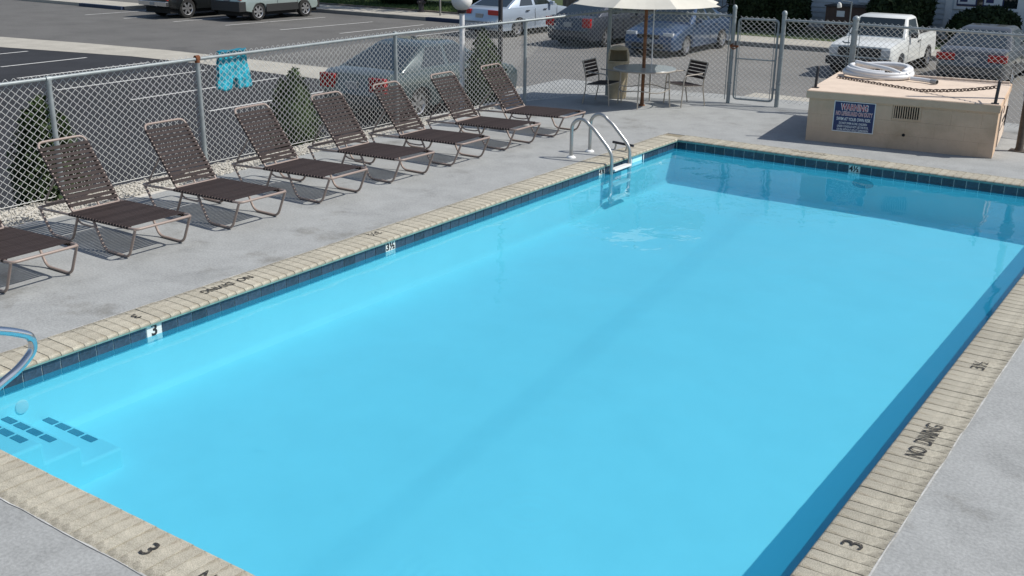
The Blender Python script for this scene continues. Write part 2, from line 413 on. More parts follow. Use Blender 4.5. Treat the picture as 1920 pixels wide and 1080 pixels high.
# grass on the lawn: real blades in one mass
def grass(name, n, x0, x1, y0, y1, z, h):
    rng = np.random.default_rng(3)
    px = rng.uniform(x0, x1, n); py = rng.uniform(y0, y1, n); a = rng.uniform(0, 6.28, n); hh = h*rng.uniform(0.5, 1.3, n); ln = rng.uniform(-0.5, 0.5, (n, 2))*h
    ww = 0.02
    V = np.zeros((n, 3, 3))
    V[:, 0] = np.stack([px-ww*np.cos(a), py-ww*np.sin(a), np.full(n, z)], 1)
    V[:, 1] = np.stack([px+ww*np.cos(a), py+ww*np.sin(a), np.full(n, z)], 1)
    V[:, 2] = np.stack([px+ln[:, 0], py+ln[:, 1], z+hh], 1)
    return tri_mesh(name, V, m_grass, 'stuff')
def tri_mesh(name, V, m, kind=None, parent=None):
    n = len(V)
    me = bpy.data.meshes.new(name)
    me.vertices.add(n*3); me.vertices.foreach_set('co', V.reshape(-1).astype(np.float32))
    me.loops.add(n*3); me.loops.foreach_set('vertex_index', np.arange(n*3, dtype=np.int32))
    me.polygons.add(n); me.polygons.foreach_set('loop_start', np.arange(0, n*3, 3, dtype=np.int32)); me.polygons.foreach_set('loop_total', np.full(n, 3, dtype=np.int32))
    me.update(); me.validate(); me.materials.append(m)
    return link(me, name, parent, kind)
grass('grass', 26000, -34, -11, 21.3, 25.5, LZ+0.13, 0.09)

# ------------------------------------------------------------------ pool deck
PW, PL = 5.61, 11.5                      # pool width (x) and length (y from -PL to 0)
CW = 0.305                               # coping width
deck = MB()
def slab(x0, y0, x1, y1): deck.box((x0, y0, LZ-0.05), (x1, y1, 0))
xi0, xi1, yi0, yi1 = -CW+0.01, PW+CW-0.01, -PL-CW+0.01, CW-0.01
def ply(poly):                            # prism down to the lot level, open joints of one slab
    deck.prism(poly, lambda p, t: (p[0], p[1], LZ-0.05 if t == 0 else 0))
ply([(-3.42, -26), (xi0, -26), (xi0, 3.0), (-2.75, 4.25), (-4.7, 4.25), (-4.7, 1.55), (-3.72, 1.0), (-3.70, -1.0), (-3.55, -5.5), (-3.38, -7.0)])
ply([(xi1, -26), (13, -26), (13, 4.6), (xi1, 4.6)])
ply([(xi0, -26), (xi1, -26), (xi1, yi0), (xi0, yi0)])
ply([(xi0, yi1), (xi1, yi1), (xi1, 4.6), (0.6, 4.6), (-2.75, 4.25), (xi0, 3.0)])
deck.build('pool_deck', m_deck, kind='structure')
# bank between the fenced deck and the lot
bank = MB()
bank.add([(-3.3, -26, -0.03), (-3.3, 1.2, -0.03), (-4.15, 1.5, -0.035), (-4.15, -26, -0.035), (-6.6, -26, LZ-0.01), (-6.6, 2.2, LZ-0.01)],
         [(0, 1, 2, 3), (3, 2, 5, 4)])
bank.add([(-4.7, 1.5, -0.02), (-4.7, 4.25, -0.02), (-7.4, 5.6, LZ-0.01), (-6.6, 2.2, LZ-0.01), (13, 4.3, -0.02), (13, 6.8, LZ-0.01), (-4.15, 1.5, -0.035)],
         [(0, 1, 2, 3), (1, 4, 5, 2), (6, 0, 3)])
bank.build('planting_bank', m_soil, kind='structure')
# white pebbles along the fence
def pebbles(name, n, fn, zb):
    rng = np.random.default_rng(11)
    base = []
    bm = bmesh.new(); bmesh.ops.create_icosphere(bm, subdivisions=1, radius=1.0)
    bv = np.array([v.co[:] for v in bm.verts]); bf = np.array([[v.index for v in f.verts] for f in bm.faces]); bm.free()
    V = []
    for i in range(n):
        x, y = fn(rng)
        s = rng.uniform(0.010, 0.022)*np.array([1, rng.uniform(0.6, 1), rng.uniform(0.5, 0.8)])
        a = rng.uniform(0, 6.28); c, q = math.cos(a), math.sin(a)
        p = bv*s; p = np.stack([p[:, 0]*c-p[:, 1]*q, p[:, 0]*q+p[:, 1]*c, p[:, 2]], 1) + [x, y, zb+rng.uniform(0, 0.012)]
        V.append(p[bf])
    return tri_mesh(name, np.concatenate(V), m_pebble, 'stuff')
def gfn(rng):
    y = rng.uniform(-10.2, 0.9)
    t = (y+10.2)/11.1
    return rng.uniform(-4.08, -3.40-0.30*t), y
pebbles('gravel', 7000, gfn, 0.0)
sheet('gravel_bed', [[(-4.1, -26), (-3.38, -26), (-3.38, -7.0), (-3.55, -5.5), (-3.70, -1.0), (-3.72, 1.0), (-4.1, 1.0)]], -0.004, m_pebble)

# ------------------------------------------------------------------ pool
WZ = -0.141
TT, TB = -0.034, -0.186                  # tile row top and bottom
basin = MB()
zb = -0.63
# walls (with slight cove) and floor with a soft crease along its length
def wall_ring(off, z): return [(off, -PL+off, z), (PW-off, -PL+off, z), (PW-off, -off, z), (off, -off, z)]
rings = [wall_ring(0, -0.02), wall_ring(0, zb+0.05), wall_ring(0.05, zb)]
rings[1][1] = (PW, -PL, zb-0.24); rings[1][2] = (PW, 0, zb-0.02); rings[2][1] = (PW-0.05, -PL+0.05, zb-0.29); rings[2][2] = (PW-0.05, -0.05, zb-0.07)
basin.loft(rings, caps=False)
a = 0.05
# (x at the near end, x at the far end, depth at the near end, depth at the far end)
XS = ((a, a, zb, zb), (1.2, 0.8, zb-0.02, zb-0.01), (2.84, 1.36, zb-0.075, zb-0.02), (2.96, 1.48, zb-0.062, zb-0.018), (3.14, 1.66, zb-0.005, zb-0.014), (3.26, 1.78, zb+0.005, zb-0.014), (3.6, 2.6, zb-0.02, zb-0.016), (4.2, 3.7, zb-0.10, zb-0.025), (PW-a, PW-a, zb-0.29, zb-0.07))
fl = [(x_, -PL+a, z_) for x_, x2, z_, z2 in XS] + [(x2, -a, z2) for x_, x2, z_, z2 in XS]
nf = len(XS)
basin.add(fl, [(k, k+1, nf+k+1, nf+k) for k in range(nf-1)])
basin.add([(-0.4, -PL-0.4, zb-0.36), (PW+0.4, -PL-0.4, zb-0.36), (PW+0.4, 0.4, zb-0.36), (-0.4, 0.4, zb-0.36)], [(0, 1, 2, 3)])
pool = basin.build('pool_basin', m_plaster, kind='structure', smooth=True, ang=70)
# grout bed behind the tiles
g = MB()
g.box((-0.012, -PL, TB-0.004), (0.004, -1.43, TT+0.004)); g.box((-0.012, -1.05, TB-0.004), (0.004, 0, TT+0.004))
g.box((0, -0.004, TB-0.004), (PW, 0.012, TT+0.004)); g.box((PW-0.004, -PL, TB-0.004), (PW+0.012, 0, TT+0.004)); g.box((0, -PL-0.012, TB-0.004), (PW, -PL+0.004, TT+0.004))
g.build('grout', m_grout, pool)
g = MB()
g.box((-0.02, -PL, TT+0.003), (0.013, 0.02, -0.012)); g.box((-0.02, -0.013, TT+0.003), (PW, 0.02, -0.012))
g.box((0.012, -PL, -0.042), (0.0375, 0.02, -0.031)); g.box((0.0375, -0.0385, -0.044), (PW, -0.012, -0.022))
g.build('caulk', m_caulk, pool)
TP = 0.1545
tb = MB(); tb.box((-TP/2+0.005, -0.006, TB), (TP/2-0.005, 0.006, TT)); tile_me = tb.mesh('tile', m_tile)
mt_me = tb.mesh('tile', m_markt)
def mark(parent, txt, size):
    me = text_mesh(txt, size, m_black, 'numeral', bold=0.0035, thick=0.002)
    o = link(me, 'numeral', parent); frame_mat(o, (0, -0.0072, (TT+TB)/2+0.012), (1, 0, 0), (0, 0, 1)); return o
MARKS_L = {9.32: '3', 6.16: '3½', 1.88: '4½'}
nL = int(PL/TP)
marks_idx = {int(round((yy)/TP)): t for yy, t in ((9.50, '3'), (6.56, '3½'), (2.24, '4½'))}
for k in range(nL):
    yc = -(k+0.5)*TP
    if -1.45 < yc < -1.03: continue
    isM = k in marks_idx
    o = link(mt_me if isM else tile_me, 'tile', pool)
    o.location = (0.006, yc, 0); o.rotation_euler = (0, 0, R(90))
    if isM: mark(o, marks_idx[k], 0.135 if len(marks_idx[k]) == 1 else 0.105)
for k in range(int(PW/TP)):
    xc = (k+0.5)*TP + 0.02
    isM = k == 17
    o = link(mt_me if isM else tile_me, 'tile', pool)
    o.location = (xc, -0.006, 0)
    if isM: mark(o, '4½', 0.105)
rest = MB()
for k in range(nL): rest.box((PW-0.012, -(k+1)*TP+0.002, TB), (PW-0.001, -k*TP-0.002, TT))
for k in range(int(PW/TP)): rest.box((k*TP+0.002, -PL+0.001, TB), ((k+1)*TP-0.002, -PL+0.012, TT))
rest.build('far_tiles', m_tile, pool, kind='stuff')
# skimmer mouth in the left wall
sk = MB(); sk.box((-0.30, -1.43, -0.24), (-0.004, -1.05, -0.05)); sk.build('skimmer_mouth', m_dark, pool)
sf = MB(); sf.box((-0.002, -1.43, TT-0.012), (0.014, -1.05, TT)); sf.box((-0.002, -1.43, -0.19), (0.014, -1.05, -0.18)); sf.box((-0.002, -1.43, -0.18), (0.014, -1.41, TT-0.012)); sf.box((-0.002, -1.07, -0.18), (0.014, -1.05, TT-0.012))
sf.build('skimmer_frame', m_white, pool)
# wall fittings under water
ft = MB(); M = Matrix.Translation((0.0, -10.70, -0.33)) @ Matrix.Rotation(R(90), 4, 'Y')
ft.lathe([(0.0, 0.016), (0.03, 0.016), (0.05, 0.010), (0.056, 0.0)], 20, M=M); ft.build('pool_light', m_white, pool, smooth=True)
# steps in the near left corner
st = MB()
SX = 0.86
prof = [(-PL, -0.215), (-11.06, -0.215), (-11.06, -0.36), (-10.79, -0.36), (-10.79, -0.49), (-10.48, -0.49), (-10.48, -0.66), (-PL, -0.66)]
st.prism(prof, lambda p, t: (0.002 if t == 0 else SX, p[0], p[1]))
steps = st.build('pool_steps', m_plaster, kind='structure')
bevel(steps, 0.018, 2)
for yy, zz, xs in ((-11.12, -0.213, (-0.02, 0.14, 0.30, 0.46, 0.62)), (-10.85, -0.358, (0.02, 0.18, 0.34, 0.50)), (-10.54, -0.488, (0.02, 0.18, 0.34, 0.50))):
    for xx in xs:
        if xx < 0: continue
        t = MB(); t.box((xx-0.064+0.06, yy-0.028, zz-0.002), (xx+0.064+0.06, yy+0.028, zz+0.004)); t.build('tile', m_tile, steps)
# water
wt = MB()
nx, ny = 1, 1
wt.add([(0.0, -PL, WZ), (PW, -PL, WZ), (PW, 0, WZ), (0, 0, WZ)], [(0, 1, 2, 3)])
wt.build('pool_water', m_water, kind='structure')

ft = MB(); M = Matrix.Translation((2.86, 0.0, -0.285)) @ Matrix.Diagonal((1.0, 1.0, 0.42, 1)) @ Matrix.Rotation(R(90), 4, 'X')
ft.lathe([(0.0, 0.004), (0.085, 0.006), (0.10, 0.030), (0.135, 0.030), (0.15, 0.0)], 24, M=M); ft.build('oval_ring', m_column, pool, smooth=True)  # dark flattened oval ring set on the far wall
# coping: one cast unit after the other round the pool
BP = 0.1005
prof = []
for k in range(7):
    a = R(-90 + 30*k); prof.append((-0.012 - 0.018*0 + 0.024*-math.cos(a), -0.024 + 0.022*math.sin(a)))
prof = [(CW, -0.045)] + prof + [(CW, 0.003)]
def coping_brick(wd, jit):
    b = MB()
    b.prism(prof, lambda p, t: (p[0], (-wd/2 if t == 0 else wd/2), p[1]))
    return b.mesh('brick', m_coping, smooth=True, ang=50)
br_me = [coping_brick(BP-0.004-0.0015*i, i) for i in range(3)]
cp = MB()
cp.box((-CW, -PL-CW, -0.05), (-0.012, CW, -0.006)); cp.box((PW+0.012, -PL-CW, -0.05), (PW+CW, CW, -0.006))
cp.box((-0.012, 0.012, -0.05), (PW+0.012, CW, -0.006)); cp.box((-0.012, -PL-CW, -0.05), (PW+0.012, -PL-0.012, -0.006))
coping = cp.build('pool_coping', m_mortar, kind='structure')
sea = MB()
def wob_strip(p0, p1, nrm, n_=60):
    rg = random.Random(9); A_ = Vector(p0); B_ = Vector(p1); N_ = Vector(nrm)
    vs = []
    for k in range(n_+1):
        c_ = A_.lerp(B_, k/n_) + N_*rg.uniform(-0.004, 0.004); w_ = rg.uniform(0.002, 0.007)
        vs += [c_ - N_*w_, c_ + N_*w_]
    sea.add([(v.x, v.y, 0.0042) for v in vs], [(2*k, 2*k+1, 2*k+3, 2*k+2) for k in range(n_)])
wob_strip((-CW, -PL-CW, 0), (-CW, CW, 0), (1, 0, 0)); wob_strip((PW+CW, -PL-CW, 0), (PW+CW, CW, 0), (1, 0, 0)); wob_strip((-CW, -PL-CW-0.0, 0), (PW+CW, -PL-CW, 0), (0, 1, 0))
sea.build('sealant', m_seal, coping)
rng = random.Random(5)
def lay(x, y, rz, s=1.0):
    o = link(rng.choice(br_me), 'brick', coping)
    o.location = (x, y, rng.uniform(-0.002, 0.001)); o.rotation_euler = (rng.uniform(-.006, .006), rng.uniform(-.004, .004), rz + rng.uniform(-.008, .008))
    return o
unseen = MB()
n = int(PL/BP)
for k in range(n+3):
    y = -(k+0.5)*BP + 0.1
    if y > -11.0: lay(0, y, R(180))
    else: unseen.add([(-p[0], y+(BP/2-0.004)*s, p[1]) for s in (-1, 1) for p in prof], [tuple(range(len(prof)))[::-1], tuple(range(len(prof), 2*len(prof)))] + [(i, (i+1) % len(prof), len(prof)+(i+1) % len(prof), len(prof)+i) for i in range(len(prof))])
for k in range(int(PW/BP)+1):
    lay((k+0.5)*BP, 0, R(90))
def un(mapf):
    q = len(prof)
    unseen.add([mapf(p, s) for s in (-1, 1) for p in prof], [tuple(range(q))[::-1], tuple(range(q, 2*q))] + [(i, (i+1) % q, q+(i+1) % q, q+i) for i in range(q)])
for k in range(n+4):
    y = -PL - 0.2 + (k+0.5)*BP
    if -11.0 < y < -3.5: lay(PW, y, 0)
    elif y < 0.2: un(lambda p, s: (PW+p[0], y+(BP/2-0.004)*s, p[1]))
for k in range(int(PW/BP)+1):
    x = (k+0.5)*BP
    if 1.0 < x < 4.0: lay(x, -PL, R(-90))
    else: un(lambda p, s: (x+(BP/2-0.004)*s, -PL-p[0], p[1]))
unseen.build('outer_bricks', m_coping, coping, kind='stuff')
def stencil(txt, size, x, y, xd, yd, name='stencil'):
    me = text_mesh(txt, size, m_stencil, name, bold=0.0, thick=0.0012)
    # keep print on the brick faces
    o = link(me, name, coping); frame_mat(o, (x, y, 0.0062), xd, yd); return o
stencil('NO  DIVING', 0.155, PW+0.14, -7.98, (0, 1, 0), (-1, 0, 0)).scale = (0.64, 1, 1)
stencil('3', 0.16, PW+0.15, -9.44, (0, 1, 0), (-1, 0, 0))
stencil('3½', 0.14, PW+0.145, -6.48, (0, 1, 0), (-1, 0, 0))
stencil('NO  DIVING', 0.13, -0.17, -8.57, (0, -1, 0), (1, 0, 0)).scale = (0.80, 1, 1)
stencil('3', 0.14, -0.15, -9.55, (0, -1, 0), (1, 0, 0))
stencil('3½', 0.13, -0.20, -6.58, (0, -1, 0), (1, 0, 0))
stencil('3', 0.16, 2.78, -PL-0.145, (1, 0, 0), (0, 1, 0))
stencil('NO DIVING', 0.15, 3.48, -PL-0.15, (1, 0, 0), (0, 1, 0)).scale = (0.8, 1, 1)
for tx_, sz_, x_ in (('NO DIVING', 0.10, 2.0), ('4½', 0.11, 2.85)):
    o = stencil(tx_, sz_, x_, 0.19, (-1, 0, 0), (0, -1, 0)); o.data.materials.clear(); o.data.materials.append(m_stfaint)

# ------------------------------------------------------------------ chain link fence
def wire_panel(path, zlo, his, name, parent, off=0.0, pitch=0.097, hp=0.084, rad=0.0030, z0=0.04):
    """zigzag wires woven between consecutive corners of the fence path; his = rail height at each path point"""
    P = [Vector((p[0], p[1], 0)) for p in path]
    seg = [(P[i+1]-P[i]).length for i in range(len(P)-1)]
    cum = [0]
    for s in seg: cum.append(cum[-1]+s)
    tot = cum[-1]
    def at(s):
        s = min(max(s, 0), tot-1e-6)
        for i in range(len(seg)):
            if s <= cum[i+1]:
                t = (s-cum[i])/seg[i]; p = P[i].lerp(P[i+1], t); dr = (P[i+1]-P[i]).normalized()
                return p, Vector((dr.y, -dr.x, 0)), his[i]*(1-t)+his[i+1]*t
    ns = int(tot/(pitch/2))
    V = []
    for i in range(ns):
        s0 = i*pitch/2; s1 = s0+pitch/2
        pa, na, ha = at(s0); pb, nb, hb = at(s1)
        top = ha + 0.035
        nz = int((top-z0)/(hp/2))
        zz = top - np.arange(nz+1)*(hp/2)
        left = (np.arange(nz+1) + i) % 2 == 0
        A = np.array(pa)[None, :]; B = np.array(pb)[None, :]
        pts = np.where(left[:, None], A, B).copy()
        wob = off + np.where(left, 0.004, -0.004)
        pts[:, 0] += na.x*wob; pts[:, 1] += na.y*wob; pts[:, 2] = zz
        dirs = pts[1:]-pts[:-1]; dirs /= np.linalg.norm(dirs, axis=1)[:, None]
        n1 = np.array(na); n1 = np.tile(n1, (len(dirs), 1)); n2 = np.cross(dirs, n1)
        off3 = [n1*rad*math.cos(t)+n2*rad*math.sin(t) for t in (0.5, 0.5+2.094, 0.5+4.189)]
        for k in range(3):
            q, r_ = off3[k], off3[(k+1) % 3]
            a0 = pts[:-1]+q; a1 = pts[:-1]+r_; b0 = pts[1:]+q; b1 = pts[1:]+r_
            V.append(np.stack([a0, a1, b1], 1)); V.append(np.stack([a0, b1, b0], 1))
    return tri_mesh(name, np.concatenate(V), m_wire, 'stuff', parent)

def post(parent, x, y, h, r=0.029, cap=True, z0=-0.05, m=None):
    p = MB().tube([(x, y, z0), (x, y, h)], r, 12).build('post', m or m_galv, parent, smooth=True)
    if cap:
        c = MB(); c.lathe([(r*1.15, 0), (r*1.2, 0.03), (r*0.95, 0.055), (r*0.4, 0.072), (0.002, 0.076)], 12, (x, y, h-0.01)); c.build('post_cap', m_galv, p, smooth=True)
    return p
def ties(parent, path_fn, ns):
    pass
LF = [(-3.93, -14.0), (-3.94, -8.0), (-3.97, -5.6), (-3.99, -1.8), (-3.53, 1.10), (-2.90, 2.92)]
LH = [1.40, 1.40, 1.415, 1.425, 1.455, 1.545]
fence = thing('chain_link_fence', 'long galvanised chain link fence behind the row of sun loungers', 'fence')
rail = MB().tube(fillet([(x, y, h-0.01) for (x, y), h in zip(LF, LH)], 0.6, 6), 0.0215, 10)
rail.build('top_rail', m_galv, fence, smooth=True)
wire_panel(LF, 0, LH, 'wire_mesh', fence, off=-0.035)
for (x, y, h) in ((-3.93, -10.6, 1.40), (-3.94, -7.70, 1.40), (-3.97, -5.62, 1.43), (-3.99, -1.80, 1.43), (-3.53, 1.10, 1.46)):
    pp = post(fence, x, y, h, 0.029, cap=False)
    c = MB(); c.tube([(x, y-0.03, h-0.012), (x, y+0.03, h-0.012)], 0.034, 12); c.tube([(x, y, h-0.07), (x, y, h-0.005)], 0.034, 12)
    c.build('rail_fitting', m_rust if abs(y+5.62) < 0.01 else m_galv, pp, smooth=True)
tension = MB(); tension.tube([(LF[0][0]-0.035, LF[0][1], 0.06), (-3.975, -8, 0.06), (-4.005, -5.6, 0.06), (-4.02, -1.8, 0.06), (-3.56, 1.1, 0.06), (-2.93, 2.9, 0.06)], 0.004, 5)
tension.build('tension_wire', m_wire, fence)
CORN = (-2.90, 2.92)
post(fence, *CORN, 1.60, 0.038)
# back fence, left of the gate
GL, GR = (-0.74, 3.54), (0.13, 3.66)
bf = thing('chain_link_fence', 'short chain link fence section between the corner post and the gate', 'fence')
MB().tube([(CORN[0], CORN[1], 1.535), (GL[0]-0.04, GL[1], 1.535)], 0.0215, 10).build('top_rail', m_galv, bf, smooth=True)
wire_panel([(CORN[0]+0.05, CORN[1]), (GL[0]-0.05, GL[1])], 0, [1.545, 1.545], 'wire_mesh', bf, off=-0.03)
pg = post(bf, *GL, 1.66, 0.036)
for z in (0.35, 0.8, 1.2, 1.5):
    MB().lathe([(0.038, 0), (0.043, 0.002), (0.043, 0.024), (0.038, 0.026)], 14, (GL[0], GL[1], z)).build('band', m_galv, pg, smooth=True)
MB().box((GL[0]-0.075, GL[1]-0.01, 0.06), (GL[0]-0.066, GL[1]+0.012, 1.52)).build('tension_bar', m_galv, bf)
# gate
gt = thing('gate', 'narrow chain link gate with a middle rail between two thick posts', 'gate', (GL[0]+0.09, GL[1]+0.012, 0), math.atan2(GR[1]-GL[1], GR[0]-GL[0]))
GW = 0.70
fr = MB(); fr.tube(fillet([(0, 0, 0.09), (0, 0, 1.49), (GW, 0, 1.49), (GW, 0, 0.09)], 0.07, 5, closed=True), 0.019, 10, closed=True)
fr.build('gate_frame', m_galv, gt, smooth=True)
MB().tube([(0, 0, 0.80), (GW, 0, 0.80)], 0.012, 8).build('middle_rail', m_galv, gt, smooth=True)
wp = wire_panel([(0.02, 0.0), (GW-0.02, 0.0)], 0, [1.50, 1.50], 'wire_mesh', gt, off=-0.022, z0=0.1)
MB().tube([(0.045, -0.02, 0.1), (0.045, -0.02, 1.47)], 0.006, 6).build('tension_bar', m_galv, gt)
MB().tube([(GW-0.045, -0.02, 0.1), (GW-0.045, -0.02, 1.47)], 0.006, 6).build('tension_bar', m_galv, gt)
for z in (0.3, 1.25):
    h = MB(); h.tube([(GW, 0, z), (GW+0.10, 0.0, z)], 0.014, 8); h.lathe([(0.026, 0), (0.027, 0.05)], 10, (GW, 0, z-0.025)); h.build('hinge', m_galv, gt, smooth=True)
la = MB(); la.box((-0.11, -0.05, 1.0), (0.03, -0.02, 1.03)); la.tube(fillet([(-0.06, -0.04, 1.06), (-0.12, -0.06, 1.02), (-0.05, -0.06, 0.96), (0.01, -0.04, 1.0)], 0.02, 4), 0.010, 8)
la.build('latch', m_rust, gt, smooth=True)
# back fence, right of the gate
rf = thing('chain_link_fence', 'chain link fence running right from the gate behind the tan pump house', 'fence')
RF = [GR, (1.36, 3.74), (8.2, 3.86)]
MB().tube([(GR[0]+0.03, GR[1], 1.50), (1.36, 3.74, 1.50), (8.2, 3.86, 1.46)], 0.0215, 10).build('top_rail', m_galv, rf, smooth=True)
wire_panel([(GR[0]+0.06, GR[1]), RF[1], RF[2]], 0, [1.51, 1.51, 1.47], 'wire_mesh', rf, off=-0.03)
pr_ = post(rf, *GR, 1.60, 0.040)
for z in (0.4, 0.85, 1.25): MB().lathe([(0.042, 0), (0.047, 0.002), (0.047, 0.024), (0.042, 0.026)], 14, (*GR, z)).build('band', m_galv, pr_, smooth=True)
p2 = post(rf, 1.36, 3.70, 1.58, 0.052)
for z in (0.9, 1.15, 1.4): MB().lathe([(0.056, 0), (0.060, 0.002), (0.060, 0.024), (0.056, 0.026)], 14, (1.36, 3.70, z)).build('band', m_galv, p2, smooth=True)
MB().tube([(1.27, 3.70, 0.05), (1.27, 3.70, 1.47)], 0.006, 6).build('tension_bar', m_galv, rf)
MB().tube([(1.45, 3.70, 0.05), (1.45, 3.70, 1.47)], 0.006, 6).build('tension_bar', m_galv, rf)
MB().tube([(1.30, 3.69, 1.2), (1.22, 3.66, 1.2), (1.20, 3.62, 1.22)], 0.012, 6).build('bracket', m_galv, p2)
post(rf, 6.3, 3.83, 1.5, 0.03)
MB().box((-0.9, 3.75, LZ), (0.5, 5.2, -0.03)).build('gate_landing', m_conc, kind='structure')

# ------------------------------------------------------------------ sun loungers
def make_lounger():
    T = thing('sun_lounger', '', 'sun lounger', group='brown strap sun loungers lined up along the fence')
    W2 = 0.322; rr = 0.0135
    fx, hx, rx = 0.18, -0.92, -1.47
    rails = []
    c = MB()
    path = fillet([(rx, -W2, 0.262), (hx, -W2, 0.285), (fx, -W2, 0.315), (fx, W2, 0.315), (hx, W2, 0.285), (rx, W2, 0.262)], 0.06, 5, closed=True)
    c.tube(path, rr, 10, closed=True); c.build('seat_frame', m_frame, T, smooth=True)
    for s in (-1, 1):
        y = s*(W2-0.004)
        f = MB(); f.tube(fillet([(fx-0.02, y, 0.312), (0.02, y, rr), (-0.36, y, rr), (-0.50, y, 0.284)], 0.07, 5), rr, 9); f.build('leg', m_frame, T, smooth=True)
        f = MB(); f.tube(fillet([(-0.76, y, 0.284), (-0.90, y, rr), (-1.26, y, rr), (-1.42, y, 0.262)], 0.07, 5), rr, 9); f.build('leg', m_frame, T, smooth=True)
        f = MB(); f.tube(fillet([(-0.48, y*0.97, 0.235), (-0.55, y*0.97, 0.215), (-0.72, y*0.97, 0.215), (-0.78, y*0.97, 0.24)], 0.04, 4), 0.010, 8); f.build('stretcher', m_frame, T, smooth=True)
    # back frame
    WB = 0.268
    ba = R(52); bl = 0.80
    def bpnt(t, y): return (hx - math.cos(ba)*t, y, 0.300 + math.sin(ba)*t)
    f = MB(); f.tube(fillet([bpnt(0, -WB), bpnt(bl, -WB), bpnt(bl, WB), bpnt(0, WB)], 0.075, 6), 0.0135, 10); f.tube([bpnt(0, -WB), bpnt(0, WB)], 0.011, 8)
    f.build('back_frame', m_frame, T, smooth=True)
    f = MB(); f.tube(fillet([bpnt(0.42, -WB+0.03), (rx+0.02, -WB+0.02, 0.285), (rx+0.02, WB-0.02, 0.285), bpnt(0.42, WB-0.03)], 0.05, 5), 0.010, 8); f.build('back_prop', m_frame, T, smooth=True)
    # straps: loops of vinyl round the rails
    def strap(half, wd):
        b = MB(); n = 6; ro = 0.0175
        prof = [(-half, ro-0.004), (-half, ro)]
        out = []
        for k in range(n+1):
            a = R(90 + 180*k/n); out.append((-half + ro*math.cos(a), ro*math.sin(a)))
        out += [(-half+0.03, -ro)]
        top = [(-half, ro)]
        # closed outline: top band then round each rail
        poly = [(half+ro*math.sin(R(t)), ro*math.cos(R(t))) for t in (0, 45, 90, 135, 180)] + [(half-0.03, -ro), (half-0.03, -ro+0.004), (half-0.008, -ro+0.006), (half-0.03, ro-0.005)]
        left = [(-x, z) for x, z in poly][::-1]
        outl = poly + left
        b.prism(outl, lambda p, t: ((-wd/2 if t == 0 else wd/2), p[0], p[1]))
        return b.mesh('strap', m_strap)
    s_me = strap(W2, 0.031); b_me = strap(WB, 0.036)
    ns = 21
    for k in range(ns):
        x = fx - 0.10 - (k+0.5)*(fx-0.10-hx-0.02)/ns
        o = link(s_me, 'strap', T); o.location = (x, 0, 0.286 + (x-hx)/(fx-hx)*0.030)
    nb = 14
    for k in range(nb):
        t = 0.035 + (k+0.5)*(bl-0.10)/nb
        o = link(b_me, 'strap', T); p = bpnt(t, 0); o.location = p; o.rotation_euler = (0, ba, 0)
    return T
proto = make_lounger()
LY = [-9.89, -8.63, -7.37, -6.04, -4.81, -3.60, -2.34, -1.10]
LRZ = [0.5, -0.6, -1.0, 0.8, -0.8, 0.4, 0.0, 1.2]
LLAB = ['brown strap lounger cut off by the left frame edge, front of the row',
        'brown strap lounger beside the large conifer, second of the row after the cut-off one',
        'brown strap lounger with its back near the rust-topped fence post, third of the row',
        'brown strap lounger fourth in the row, right of the rust-topped fence post',
        'brown strap lounger in front of the small slim conifer, fifth of the row',
        'brown strap lounger in front of the red tail lamp of the pale green car',
        'brown strap lounger in front of the white lamp post, second from the ladder end',
        'brown strap lounger closest to the patio table, last of the row at the ladder end']
for i, y in enumerate(LY):
    o = proto if i == 0 else copy_tree(proto)
    o.location = (-1.515 + random.uniform(-.015, .015), y+0.34, 0.0); o.rotation_euler = (0, 0, R(LRZ[i]))
    o['label'] = LLAB[i]

# ------------------------------------------------------------------ pool ladder and rails
ld = thing('pool_ladder', 'stainless steel pool ladder with two arched rails and white treads', 'ladder', (0, -1.90, 0))
for s in (-1, 1):
    y = s*0.25
    t = MB(); pts = [(-0.54, y, 0.0), (-0.54, y, 0.38)]
    for k in range(1, 9):
        a = R(180 - k*18); pts.append((-0.39 + 0.15*math.cos(a), y, 0.40 + 0.15*math.sin(a)))
    pts += [(-0.19, y, 0.44), (0.05, y, 0.20), (0.10, y, 0.12), (0.105, y, 0.0), (0.105, y, -0.55)]
    t.tube(fillet(pts, 0.05, 4), 0.0245, 12); t.build('rail', m_steel, ld, smooth=True)
    e = MB(); e.lathe([(0.065, 0.0), (0.062, 0.012), (0.045, 0.026), (0.027, 0.03)], 18, (-0.54, y, 0.001)); e.build('base_flange', m_white, ld, smooth=True)
for z in (-0.09, -0.30, -0.50):
    t = MB().box((0.055, -0.235, z-0.018), (0.155, 0.235, z+0.012)); o = t.build('tread', m_white, ld); bevel(o, 0.008)
br = thing('pipe_bracket', 'small grey pipe bracket lying on the coping behind the ladder', 'bracket', (-0.22, -1.30, 0))
MB().tube([(-0.16, 0.03, 0.10), (0.20, -0.02, 0.095)], 0.019, 10).build('pipe', m_iron, br, smooth=True)
for x in (-0.12, 0.06): MB().tube([(x, 0.02, 0.004), (x+0.015, 0.02, 0.06), (x, 0.02, 0.10)], 0.014, 8).build('leg', m_steel, br, smooth=True)
hr = thing('handrail', 'curved stainless handrail loop over the pool steps at the left edge', 'handrail', (0.75, -11.2, 0))
pts = [(0, -0.62, 0.0), (0, -0.62, 0.62), (0, -0.42, 0.78), (0, 0.12, 0.565), (0, 0.235, 0.50), (0, 0.235, 0.40), (0, 0.12, 0.305), (0, -0.20, 0.17), (0, -0.24, 0.08), (0, -0.24, -0.21)]
MB().tube(fillet(pts, 0.11, 7), 0.029, 14).build('rail', m_chrome, hr, smooth=True)
MB().lathe([(0.065, 0.0), (0.062, 0.012), (0.045, 0.026), (0.027, 0.03)], 18, (0, -0.62, 0.003)).build('base_flange', m_chrome, hr, smooth=True)

